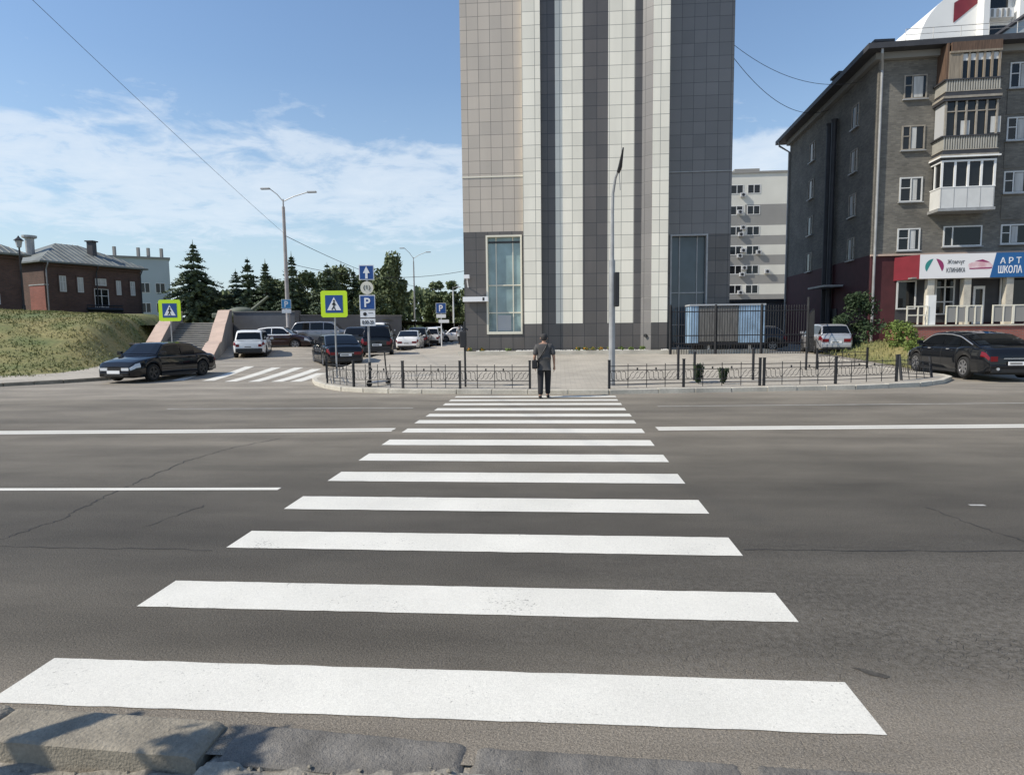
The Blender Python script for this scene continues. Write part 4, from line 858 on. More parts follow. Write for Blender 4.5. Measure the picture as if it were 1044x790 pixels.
# top loggia in brown boards
z1, z2, z3 = Z(110), Z(93), Z(65)
b = balcony(z1, z2, z3, 'wood'); g0 = z2 + .07
B('board_cladding', 'brownboard', ub0 + .25, ub1, z3, EAVE - .02, 0, D - .02, b); B('side_cladding', 'brownboard', ub0 + .05, ub0 + .15, g0, EAVE - .02, 0, D - .1, b); B('front_board', 'beigeboard', ub0 + .15, ub0 + .75, g0, z3, D - .12, D - .06, b)
B('glazing', 'glass', ub0 + .78, ub1 - .08, g0, z3, D - .16, D - .12, b)
B('head_beam', 'beigeboard', ub0 + .15, ub1, z3 - .1, z3, D - .06, D, b)
for i in range(6): u = ub0 + .78 + (ub1 - ub0 - .86) * i / 5; B('glazing_bar', 'beigeboard', u - .05, u + .05, g0, z3 - .1, D - .118, D - .04, b)
for i in range(5): u = ub0 + .84 + (ub1 - ub0 - .86) * i / 5; B('short_curtain', 'frame', u + .02, u + .42, z3 - .5, z3 - .14, D - .119, D - .112, b)
# second, plain glazed
z1, z2, z3 = Z(166), Z(147), Z(112)
b = balcony(z1, z2, z3, 'wood'); g0 = z2 + .07
B('glazing', 'glass', ub0 + .12, ub1 - .1, g0, z3, D - .12, D - .1, b); B('side_glazing', 'curtain2', ub0 + .05, ub0 + .09, g0, z3, .05, D - .12, b)
for i in range(6): u = ub0 + .1 + (ub1 - ub0 - .18) * i / 5; B('glazing_bar', 'oldframe', u - .045, u + .045, g0, z3, D - .098, D - .03, b)
B('glazing_bar', 'oldframe', ub0 + .05, ub1, g0 + (z3 - g0) * .68, g0 + (z3 - g0) * .68 + .06, D - .097, D - .04, b); B('head_beam', 'oldframe', ub0, ub1 + .04, z3, z3 + .1, 0, D + .03, b)
B('hung_laundry', 'curtain', ub0 + .9, ub0 + 1.35, g0 + .05, g0 + .8, D - .099, D - .09, b); B('hung_laundry', 'curtain', ub0 + 2.4, ub0 + 2.9, g0 + .1, g0 + .95, D - .099, D - .09, b)
# third, white plastic
z1, z2, z3 = Z(216), Z(196), Z(171)
b = B('balcony', 'greymetal', ub0 - .1, ub1 + .05, z1 - .16, z1, 0, D + .05); B('white_panel', 'frame', ub0, ub1, z1, z2, .0, D - .02, b); B('glazing', 'glass', ub0 + .08, ub1 - .08, z2 + .05, z3, .04, D - .08, b)
B('head_beam', 'white', ub0 - .02, ub1 + .02, z3, z3 + .1, 0, D, b); B('balcony_roof', 'white', ub0 - .15, ub1 + .15, z3 + .22, z3 + .3, 0, D + .15, b); B('balcony_roof', 'beigeboard', ub0, ub1, z3 + .1, z3 + .22, 0, D - .1, b)
B('rail_board', 'white', ub0 - .03, ub1 + .03, z2, z2 + .05, 0, D, b)
for i in range(5): u = ub0 + .04 + (ub1 - ub0 - .08) * i / 4; B('glazing_bar', 'white', u - .055, u + .055, z2 + .05, z3, D - .078, D - .01, b); B('panel_seam', 'greymetal', u - .012, u + .012, z1, z2, D - .019, D - .012, b)
for d in (.35, D - .1): B('glazing_bar', 'white', ub0 + .02, ub0 + .078, z2 + .05, z3, d - .05, d + .05, b)

# shop front
DP = 1.5; zs0, zs1 = Z(286), Z(262); shop = thing('shop_sign', 'long red, white and blue signboard above the ground floor shop', 'sign')
def BS(name, mat, u0, u1, z0, z1, d0, d1, par): return B(name, mat, u0, u1, z0, z1, d0, d1, par)
uA, uB, uC, uD = UX(918) - .15, UX(939) - .62, UX(1013) - .95, UX(1013) + 6
m = MB(); m.add([P0(uA, .05, zs0), P0(uB, DP, zs0), P0(uB, DP, zs1), P0(uA, .05, zs1), P0(uA, -.0, zs0), P0(uB, DP - .12, zs0), P0(uB, DP - .12, zs1), P0(uA, -.0, zs1)], [(0, 1, 2, 3), (4, 7, 6, 5), (0, 4, 5, 1), (3, 2, 6, 7), (1, 5, 6, 2)]); m.build('red_banner', 'bannerred', shop)
m = MB(); m.add([P0(uB, DP, zs0), P0(uC - .15, DP, zs0), P0(uC + .12, DP, zs1), P0(uB, DP, zs1), P0(uB, DP - .12, zs0), P0(uC - .15, DP - .12, zs0), P0(uC + .12, DP - .12, zs1), P0(uB, DP - .12, zs1)], [(0, 1, 2, 3), (4, 7, 6, 5), (0, 4, 5, 1), (3, 2, 6, 7), (0, 3, 7, 4)]); wb = m.build('white_banner', 'bannerwhite', shop)
m = MB(); m.add([P0(uC - .15, DP, zs0), P0(uD, DP, zs0), P0(uD, DP, zs1), P0(uC + .12, DP, zs1), P0(uC - .15, DP - .12, zs0), P0(uD, DP - .12, zs0), P0(uD, DP - .12, zs1), P0(uC + .12, DP - .12, zs1)], [(0, 1, 2, 3), (4, 7, 6, 5), (0, 4, 5, 1), (3, 2, 6, 7), (1, 5, 6, 2)]); bb = m.build('blue_banner', 'bannerblue', shop)
rotz = math.atan2(ae.y, ae.x); hs = zs1 - zs0; zc = (zs0 + zs1) / 2
def onsign(u, z): p = P0(u, DP + .006, z); return p
# logo: disc halves with the white wedge between
def halfdisc(u, z, rad, a0, a1, mat, par):
    m = MB(); n = 14; pts = [P0(u + rad * math.cos(a0 + (a1 - a0) * i / n), DP + .006, z + rad * math.sin(a0 + (a1 - a0) * i / n)) for i in range(n + 1)]; m.add(pts, [tuple(range(len(pts)))]); m.build('logo', mat, par)
halfdisc(uB + .72, zc - .02, .44, PI * .52, PI * 1.2, 'teal', wb); halfdisc(uB + .80, zc - .02, .44, PI * .48, -PI * .2, 'purple', wb)
lettering('Жемчуг', .88, .3, 'signblack', wb, onsign(uB + 1.86, zc + .2), (PI / 2, 0, rotz)); lettering('КЛИНИКА', .95, .26, 'signblack', wb, onsign(uB + 1.86, zc - .22), (PI / 2, 0, rotz))
m = MB(); n = 18; pts = [P0(uB + 3.1 + .62 * math.cos(2 * PI * i / n), DP + .006, zc - .02 + (.30 if i < 9 else .22) * math.sin(2 * PI * i / n) + .04 * math.sin(5 * i)) for i in range(n)]; m.add(pts, [tuple(range(n))]); m.build('printed_picture', 'pinkp', wb)
m = MB(); m.quad(P0(uB + 2.55, DP + .008, zc - .2), P0(uB + 3.68, DP + .008, zc - .17), P0(uB + 3.68, DP + .008, zc - .1), P0(uB + 2.55, DP + .008, zc - .14)); m.quad(P0(uB + 2.8, DP + .008, zc + .24), P0(uB + 3.6, DP + .008, zc + .14), P0(uB + 3.2, DP + .008, zc + .33)); m.build('printed_picture', 'purple', wb)
lettering('А Р Т', 1.05, .34, 'signwhite', bb, onsign(uC + .85, zc + .24), (PI / 2, 0, rotz), bold=.01); lettering('ШКОЛА', 1.2, .42, 'signwhite', bb, onsign(uC + .85, zc - .24), (PI / 2, 0, rotz), bold=.02)
# recess, pillars, windows, door, terrace
B('recess_wall', 'darkroof', UX(918), uD, Z(330), zs0 + .2, 0, .05); B('porch_ceiling', 'greyband', uA + .4, uD, zs0 + .02, zs0 + .1, .05, DP - .14)
for xp in (941, 975, 1014): u = UX(xp) - .2; B('pillar', 'kerb', u, u + .36, Z(335), zs0 + .02, DP - .5, DP - .15)
def shopwin(u0, u1, z0, z1, nx_, nz_):
    f = MB(); g = MB()
    bx, P = simple_window(f, g, AO + an * .1, ae, an, u0, u1, z0, z1, .08)
    for i in range(1, nx_): uu = u0 + (u1 - u0) * i / nx_; bx(f, uu - .04, uu + .04, z0 + .08, z1 - .08, .013, .05)
    for j in nz_: zz_ = z0 + (z1 - z0) * j; bx(f, u0 + .08, u1 - .08, zz_ - .035, zz_ + .035, .014, .049)
    w_ = f.build('shop_window', 'frame', ap); g.build('pane', 'glass', w_)
shopwin(UX(955), UX(974), Z(322), Z(284), 2, (.35, .75)); shopwin(UX(918), UX(937), Z(316), Z(286), 1, ()); shopwin(UX(1017), UX(1044), Z(314), Z(284), 1, ())
shopwin(UX(979), UX(989), Z(322), Z(286), 1, (.75,))
d_ = B('door', 'white', UX(992), UX(1003), Z(332), Z(293), .06, .13); B('door_glass', 'glass', UX(992) + .12, UX(1003) - .12, Z(313), Z(296), .131, .14, d_); B('door_panel', 'glass', UX(992) + .12, UX(1003) - .12, Z(329), Z(316), .131, .14, d_)
tb = thing('shop_terrace', 'red brick terrace with white railings in front of the shop entrance', 'terrace')
BT = lambda name, mat, u0, u1, z0, z1, d0, d1, par=tb: B(name, mat, u0, u1, z0, z1, d0, d1, par)
base = BT('brick_base', 'redterr', UX(914), uD, .2, Z(334), .05, 2.3); BT('slab', 'kerb', UX(914) - .05, uD, Z(334), Z(332.4), .05, 2.38)
BT('white_pier', 'white', UX(936) - .25, UX(936) + .15, Z(332.4), Z(303), 1.9, 2.2)
def railing(u0, u1, d, sheet, z0=None, z1=None):
    z0 = z0 or Z(332); z1 = z1 or Z(313.5); rl = BT('railing', 'signback', u0, u1, z1 - .06, z1, d - .03, d + .03); 
    for u in (u0, (u0 + u1) / 2, u1 - .06): BT('railing_post', 'signback', u, u + .06, z0, z1 - .06, d - .03, d + .03, rl)
    if sheet: BT('railing_sheet', 'greyband', u0 + .06, u1 - .06, z0 + .12, z1 - .1, d - .012, d + .0, rl)
    else: BT('railing_bar', 'signback', u0 + .06, u1 - .06, (z0 + z1) / 2 - .03, (z0 + z1) / 2 + .03, d - .02, d + .02, rl)
railing(UX(912), UX(932), 2.2, False); railing(UX(951) - .2, UX(970) - .2, 2.25, True); railing(UX(970) - .2, UX(986) - .3, 2.25, True); railing(UX(995) - .3, UX(1012) - .2, 2.25, True); railing(UX(1012) - .2, UX(1030), 2.25, True); railing(UX(1030) + .4, UX(1044) + 1, 2.25, False)

# white high-rise behind
hr = thing('white_high_rise', 'white high-rise with curved sail-like edge and a red patch above the brown roof', 'building')
pts = [(45.5, 0)]
for i in range(13): t = i / 12; pts.append((45.5 + (1 - math.cos(t * PI / 2)) * 13 - 3.2, 38 + 11 * math.sin(t * PI / 2)))
pts = [(42.4, 0), (42.4, 37.2)] + [(42.4 + 9.5 * (1 - math.cos(t * PI / 24)), 37.2 + 7.5 * math.sin(t * PI / 24)) for t in range(1, 13)] + [(56, 47), (75, 47), (75, 0)]
pts = [(x + 3.2, z) for x, z in pts]; m = MB(); m.prism(pts, 88, 102); m.build('wall', 'whitewall', hr)
m = MB(); m.add([(49.6, 87.95, 42.0), (54.0, 87.95, 44.8), (54.6, 87.95, 43.6), (49.6, 87.95, 39.6)], [(0, 1, 2, 3)]); m.build('red_panel', 'bannerred', hr)
for k, zz_ in enumerate((33.2, 36.4, 39.6, 42.8)):
    m = MB(); m.box(53.2, 56.2, 87.0, 87.98, zz_, zz_ + 1.1); b = m.build('balcony', 'whitewall', hr); m = MB(); m.box(53.4, 56.0, 87.9, 87.97, zz_ + 1.1, zz_ + 2.6); m.build('balcony_window', 'glass', b)
    m = MB(); [m.box(53.5 + .62 * i, 53.75 + .62 * i, 86.9, 87.0, zz_ + .1, zz_ + 1.0) for i in range(4)]; m.build('baluster', 'greyband', b)
    m = MB(); m.box(58, 62, 87.9, 87.97, zz_ + .9, zz_ + 2.8); m.build('window', 'concwall', hr)
for x in (52.4, 56.6, 62.4): m = MB(); m.box(x, x + .7, 86.6, 87.99, 0, 46.5); m.build('pilaster', 'whitewall', hr)

# ------------------------------------------------------------------ iron pavement fence
def fence_panel(L, h=.66, name='fence_panel', wobble=0, seed=1, posts=2):
    """panel along +X: rails, uprights and scrolls"""
    m = MB(); b = .011
    for z in (.12, .22, .5, .62): m.tube([(0, 0, z), (L, 0, z)], b, 5)
    n = 4
    for i in range(1, n): m.tube([(L * i / n, 0, .02), (L * i / n, 0, .68)], b, 5)
    for i in range(n):
        x0 = L * i / n
        for k in range(4):
            xx = x0 + L / n * (k + .5) / 4; sg = 1 if k % 2 else 1; dx = L / n * .12
            sg = 1 if (i % 2 == 0) else -1; dx *= 1.5; pts = [(xx - dx + 2 * dx * t / 10 + .03 * math.sin(PI * t / 5), .0, .36 + .10 * math.cos(PI * t / 10) * sg + .03 * math.sin(2 * PI * t / 10)) for t in range(11)]
            m.tube(pts, .008, 4)
        if i in (1, 2): m.tube([(x0 + L / n * .5, 0, .5), (x0 + L / n * .5, 0, .57)], .022, 6)
    return m
def fence_run(pts, label, h=.78, tilt=0, posts=(True, True), grp='low iron fence sections along the kerb'):
    a, b = Vector(pts[0]), Vector(pts[1]); d = b - a; za = gz(a.x, a.y) + .12
    t = thing('kerb_fence', label, 'fence', (a.x, a.y, za), math.atan2(d.y, d.x), grp)
    fence_panel(d.length).build('panel', 'darkmetal', t)
    for k, x in enumerate((0, d.length)):
        if posts[k]: m = MB(); m.box(x - .03, x + .03, -.03, .03, -.05, h); m.box(x - .038, x + .038, -.038, .038, h, h + .015); m.build('post', 'darkmetal', t)
    return t
K = [(-8.3, 21.9), (-7.42, 19.62), (-6.17, 18.45), (-4.55, 17.95), (-2.85, 17.75), (-.86, 17.62)]
lb_ = ['low iron fence section turning the kerb corner behind the yellow crossing sign', 'low iron fence section at the rounded kerb corner, leftmost facing the road', 'low iron fence section in front of the parking sign pole', 'low iron fence section left of the black signal post', 'low iron fence section just left of the walking man']
for i in range(5): fence_run((K[i], K[i + 1]), lb_[i], posts=(i == 0, True))
K = [(1.33, 17.55), (3.42, 17.95), (5.6, 18.3)]
fence_run((K[0], K[1]), 'low iron fence section right of the crossing, beside the tall signal pole', posts=(True, True)); fence_run((K[1], K[2]), 'low iron fence section in front of the two dry potted plants', posts=(False, True))
fence_run(((5.72, 18.32), (7.85, 18.75)), 'low iron fence section in front of the blue trailer'); fence_run(((7.85, 18.75), (9.9, 19.5)), 'low iron fence section left of the bent one', posts=(False, True))
fb = fence_run(((10.25, 19.9), (11.75, 21.0)), 'bent leaning iron fence section at the right kerb end beside the black sedan'); fb.rotation_euler = (math.radians(-9), math.radians(4), fb.rotation_euler[2])
fence_run(((9.6, 24.6), (11.6, 25.0)), 'iron fence section standing back near the grassy corner', grp='low iron fence sections along the kerb')
def bollard(x, y, label, h=.85):
    t = thing('bollard', label, 'bollard', (x, y, gz(x, y) + .12), 0, 'black bollards on the pavement'); m = MB(); m.tube([(0, 0, 0), (0, 0, h)], .04, 10); m.build('shaft', 'darkmetal', t); m = MB(); m.tube([(0, 0, h), (0, 0, h + .03), (0, 0, h + .06)], [.05, .05, .02], 10); m.build('cap', 'darkmetal', t)
bollard(3.75, 20.6, 'black bollard left of the dry plants, behind the kerb fence', 1.0); bollard(4.2, 20.3, 'second black bollard beside the dry plants'); bollard(9.1, 24.3, 'black bollard in front of the silver hatchback', .8); bollard(6.0, 20.3, 'black bollard right of the dry plants', .95)
# dry plants
for (x, y, s, lab) in ((4.05, 19.0, .55, 'taller dry dark plant behind the kerb fence'), (4.75, 18.9, .42, 'smaller dry plant right of the taller one behind the kerb fence')):
    t = thing('potted_plant', lab, 'plant', (x, y, .12), 0, 'dry plants behind the kerb fence'); m = MB(); r = random.Random(int(x * 10))
    for i in range(240):
        a = r.uniform(0, 2 * PI); h = r.uniform(.02, 1) * s; d = r.uniform(0, .22) * (.4 + h); px, py = d * math.cos(a), d * math.sin(a); q = .045; m.add([(px - q * math.cos(a), py - q * math.sin(a), h), (px + q * math.sin(a), py - q * math.cos(a), h + .01), (px, py, h + .09)], [(0, 1, 2)])
    m.build('foliage', 'leafk', t); m = MB(); [m.tube([(0, 0, 0), (r.uniform(-.1, .1), r.uniform(-.1, .1), s)], .008, 4) for _ in range(5)]; m.build('stem', 'bark', t)
# shrubs and grassy corner at the right
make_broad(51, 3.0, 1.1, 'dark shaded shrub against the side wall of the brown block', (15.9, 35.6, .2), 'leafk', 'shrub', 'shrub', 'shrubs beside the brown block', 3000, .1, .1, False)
make_broad(52, 1.35, .72, 'bright green bush in the sun left of the terrace', (16.1, 31.5, .45), 'leafb', 'shrub', 'shrub', 'shrubs beside the brown block', 2400, .1, .07, False)
make_broad(53, .75, .6, 'low weedy bush between the bright bush and the black sedan', (15.9, 29.6, .35), 'leafb', 'shrub', 'shrub', 'shrubs beside the brown block', 1300, .05, .06, False)
m = MB(); r = random.Random(77); G_ = 22
def gb_(i, j): x = 13.6 + 7 * i / G_; y = 25.5 + 10 * j / G_; return (x, y, gz(x, y) + .02 + .55 * ss(0, .45, i / G_) * ss(0, .35, j / G_) + .04 * noise.noise((x * 2, y * 2, 0)))
m.add([gb_(i, j) for j in range(G_ + 1) for i in range(G_ + 1)], [(j * (G_ + 1) + i, j * (G_ + 1) + i + 1, (j + 1) * (G_ + 1) + i + 1, (j + 1) * (G_ + 1) + i) for j in range(G_) for i in range(G_)])
struct(m.build('lawn', 'grass', smooth=True))
m = MB()
for k in range(2600):
    i, j = r.uniform(0, G_), r.uniform(0, G_); x, y, z = gb_(i, j); h = r.uniform(.06, .22); a = r.uniform(0, PI); q = .03; m.add([(x - q * math.cos(a), y - q * math.sin(a), z), (x + q * math.cos(a), y + q * math.sin(a), z), (x + r.uniform(-.05, .05), y, z + h)], [(0, 1, 2)])
tag(m.build('grass', 'leafgrass'), 'dry grass on the small slope between the yard entrance and the terrace', 'grass', kind='stuff')

# ------------------------------------------------------------------ signs and poles
def ped_figure(u):   # crossing pedestrian silhouette, polygons in XZ (unit size)
    return [[(-.05, .30), (.05, .30), (.09, .05), (.02, -.08), (-.04, -.05), (-.10, .1)], [(-.03, -.04), (.04, -.08), (.14, -.34), (.07, -.36), (-.02, -.15), (-.16, -.34), (-.22, -.30), (-.08, -.06)], [(.04, .26), (.17, .08), (.13, .04), (.03, .17)], [(-.05, .26), (-.17, .1), (-.13, .06), (-.04, .16)]]
def crossing_sign(loc, label, size=.95, pole_h=3.0, lean=0, rz=0):
    t = thing('crossing_sign', label, 'road sign', loc, rz, 'yellow framed pedestrian crossing signs'); zc = pole_h - size / 2
    m = MB(); m.tube([(0, .05, 0), (0, .05, pole_h - .1)], .03, 8); m.build('pole', 'greymetal', t)
    m = MB(); s = size / 2; c = s * .12; m.prism([(-s + c, zc - s), (s - c, zc - s), (s, zc - s + c), (s, zc + s - c), (s - c, zc + s), (-s + c, zc + s), (-s, zc + s - c), (-s, zc - s + c)], -.012, .012); pn = m.build('panel', 'signyellow', t)
    q = s * .66; m = MB(); m.box(-q, q, -.018, -.0125, zc - q, zc + q); m.build('blue_field', 'signblue', pn)
    m = MB(); m.prism([(-q * .8, zc - q * .72), (q * .8, zc - q * .72), (0, zc + q * .78)], -.024, -.0185); m.build('white_triangle', 'signwhite', pn)
    m = MB(); k = q * 1.45
    for P in ped_figure(0): m.prism([(x * k, zc - q * .2 + z * k) for x, z in P], -.03, -.0245)
    m.disc((q * .02, -.027, zc + q * .36), q * .11, (0, 1, 0), .005, 12); m.build('walking_figure', 'signblack', pn)
    return t
crossing_sign((-7.97, 22.0, .12), 'yellow framed pedestrian crossing sign on the plaza corner', .93, 3.08, rz=.1)
crossing_sign((-19.8, 31.0, .3), 'yellow framed pedestrian crossing sign in front of the stairs', 1.08, 3.15, rz=.15)

def blue_p(t, zc, w_, h_, y=-.02, mat='signblue', letter='P'):
    m = MB(); m.box(-w_ / 2, w_ / 2, y - .006, y + .006, zc - h_ / 2, zc + h_ / 2); p = m.build('panel', 'signwhite', t); m = MB(); m.box(-w_ / 2 + .025, w_ / 2 - .025, y - .011, y - .0065, zc - h_ / 2 + .025, zc + h_ / 2 - .025); m.build('blue_field', mat, p)
    if letter: lettering(letter, w_ * .38, h_ * .62, 'signwhite', p, (0, y - .015, zc), bold=.02)
    return p
sp = thing('sign_pole', 'sign pole carrying blue arrow, round white, parking and two plate signs', 'road sign', (-5.72, 18.6, .1), .12)
m = MB(); m.tube([(0, .04, 0), (0, .04, 3.62)], .032, 10); m.build('pole', 'greymetal', sp); m = MB(); m.tube([(0, .04, 0), (0, .04, .75)], .042, 10); m.build('pole_sleeve', 'darkmetal', sp)
pn = blue_p(sp, 3.4, .44, .44, letter=None); m = MB(); m.prism([(-.035, 3.22), (.035, 3.22), (.035, 3.38), (.1, 3.38), (0, 3.58), (-.1, 3.38), (-.035, 3.38)], -.04, -.032); m.build('white_arrow', 'signwhite', pn)
m = MB(); m.disc((0, -.02, 2.95), .19, (0, 1, 0), .012, 28); rd = m.build('round_panel', 'signback', sp); lettering('(1)', .2, .16, 'signblack', rd, (0, -.03, 2.95), bold=.01)
blue_p(sp, 2.52, .46, .44); m = MB(); m.box(-.22, .22, -.026, -.014, 2.08, 2.28); pl = m.build('plate', 'signwhite', sp); m = MB(); m.disc((-.08, -.029, 2.18), .055, (0, 1, 0), .005, 14); m.box(.02, .16, -.031, -.027, 2.2, 2.215); m.build('black_dot', 'signblack', pl)
m = MB(); m.box(-.22, .22, -.026, -.014, 1.83, 2.04); pl = m.build('plate', 'signwhite', sp); lettering('8:00-20', .34, .11, 'signblack', pl, (0, -.03, 1.935), bold=.01)

sp2 = thing('parking_sign', 'small blue parking sign on a post beside the far end of the car row', 'road sign', (-9.45, 50.0, .42), .12)
m = MB(); m.tube([(0, .04, 0), (0, .04, 3.0)], .04, 8); m.build('pole', 'signwhite', sp2); blue_p(sp2, 3.05, .8, .82); m = MB(); m.box(-.38, .38, -.026, -.014, 2.3, 2.58); m.build('plate', 'signwhite', sp2); m = MB(); m.box(-.2, .62, -.026, -.014, 1.9, 2.15); m.build('plate', 'signwhite', sp2)

# street lamps
def street_lamp(loc, label, H, arms, r0=.13, mat='lamppost', grp='tall street lamps'):
    t = thing('street_lamp', label, 'street lamp', loc, 0, grp)
    m = MB(); m.tube([(0, 0, 0), (0, 0, H * .5), (0, 0, H)], [r0, r0 * .85, r0 * .65], 12); m.build('pole', mat, t)
    m = MB(); m.tube([(0, 0, H), (0, 0, H + .5)], .05, 8); m.build('bracket', 'greymetal', t)
    for dx, dz_ in arms:
        m = MB(); m.tube([(0, 0, H + .35), (dx * .35, 0, H + .35 + dz_ * .55), (dx * .8, 0, H + .35 + dz_)], .032, 7); a = m.build('arm', 'greymetal', t)
        m = MB(); s = 1 if dx > 0 else -1; m.box(dx * .8, dx * .8 + s * .62, -.12, .12, H + .31 + dz_, H + .42 + dz_); o = m.build('lamp_head', 'curtain2', a, bevel=.03)
    return t
street_lamp((-18.45, 42.0, .62), 'tall grey street lamp with two arms right of the white crossover', 9.45, [(-1.1, .85), (2.1, .55)], .15)
ps = thing('parking_sign', 'blue parking sign strapped to the tall lamp post', 'road sign', (-18.45, 41.8, 0), .35)
pn = blue_p(ps, 3.62, .62, .62, mat='signcyan'); m = MB(); m.box(-.3, .3, -.026, -.014, 3.02, 3.27); m.build('plate', 'signwhite', ps)
street_lamp((-18.5, 80, .3), 'thin distant street lamp with two arms behind the parked cars', 10.1, [(-1.4, 1.3), (2.0, .75)], .12, 'greymetal')
street_lamp((-14.2, 84, .3), 'thin white distant pole beside the tower edge', 6.6, [(.5, .1)], .12, 'signwhite')

# signal pole with curved lamp arm
sg = thing('signal_pole', 'grey pole with side-on traffic light and bent lamp arm in front of the tower', 'traffic light', (1.48, 18.55, .12))
m = MB(); m.tube([(0, 0, 0), (0, 0, 3.6)], [.095, .085], 12); m.tube([(0, 0, 3.6), (0, 0, 4.9), (.01, -.05, 5.45), (.07, -.15, 5.85), (.15, -.3, 6.05)], [.055, .045, .04, .035, .03], 8); m.build('pole', 'greymetal', sg)
m = MB(); m.tube([(.14, -.26, 5.98), (.18, -.36, 6.1), (.24, -.6, 6.55)], [.05, .06, .02], 8); m.build('lamp_head', 'darkmetal', sg); m = MB(); m.tube([(.16, -.28, 6.0), (.2, -.2, 5.5)], .012, 5); m.build('brace', 'greymetal', sg)
m = MB(); m.box(.06, .2, -.12, .2, 2.28, 3.25); tl = m.build('signal_box', 'darkmetal', sg, bevel=.02)
for z in (2.45, 2.77, 3.08): m = MB(); m.tube([(.12, .2, z), (.12, .38, z - .03)], [.1, .11], 10, cap=False); m.build('visor', 'darkmetal', tl)
# black post with pedestrian signal at left
sg2 = thing('pedestrian_signal', 'thin black post with small dark signal box left of the tower corner', 'traffic light', (-2.78, 18.3, .12))
m = MB(); m.tube([(0, 0, -.02), (0, 0, 1.9)], .03, 8); m.build('post', 'darkmetal', sg2); m = MB(); m.box(-.13, .05, -.1, .1, 1.15, 1.62); m.build('signal_box', 'darkmetal', sg2, bevel=.02); m = MB(); m.tube([(-.16, 0, 1.66), (-.1, 0, 1.78), (.1, 0, 1.66)], .03, 6); m.build('hood', 'darkmetal', sg2)

# e-scooter / bike at the sign pole
sc = thing('electric_scooter', 'dark electric scooter with pale deck leaning at the foot of the sign pole', 'scooter', (-5.5, 18.85, .12), 1.15)
m = MB(); m.box(-.4, .3, -.08, .08, .1, .15); m.build('deck', 'curtain2', sc, bevel=.02); m = MB(); m.tube([(.38, 0, .1), (.3, 0, .62), (.27, 0, 1.0)], .022, 8); m.build('stem', 'darkmetal', sc); m = MB(); m.tube([(.22, -.24, 1.0), (.27, 0, 1.02), (.22, .24, 1.0)], .016, 7); m.build('handlebar', 'darkmetal', sc)
for x in (-.46, .4): m = MB(); m.disc((x, 0, .1), .1, (0, 1, 0), .05, 18); m.build('wheel', 'tyre', sc)

# ------------------------------------------------------------------ overhead wires
def wire(a, b, sag, label, r=.012, n=24):
    a, b = Vector(a), Vector(b); m = MB(); m.tube([tuple(a + (b - a) * (i / n) - Vector((0, 0, sag * 4 * (i / n) * (1 - i / n)))) for i in range(n + 1)], r, 5); tag(m.build('overhead_wire', 'darkmetal'), label, 'wire', 'overhead wires')
wire((-18.45, 42, 8.3), (-15.2, 0, 16.8), .35, 'black wire sweeping from the top left photo corner down to the tall lamp post', .0085)
wire((-18.45, 42, 8.2), (-15, 95, 8.0), 1.4, 'wire leading from the tall lamp post away towards the tower', .02)
wire((-18.45, 42, 6.4), (-5.35, 46, 6.3), .9, 'sagging wire between the tall lamp post and the tower edge', .016)
wire((9.35, 37, 16.6), (18.5, 47, 16.6), 1.2, 'upper of the two wires between the tower and the brown block', .016)
wire((9.35, 37, 17.2), (17.2, 39, 15.6), .9, 'lower of the two wires between the tower and the brown block', .014)

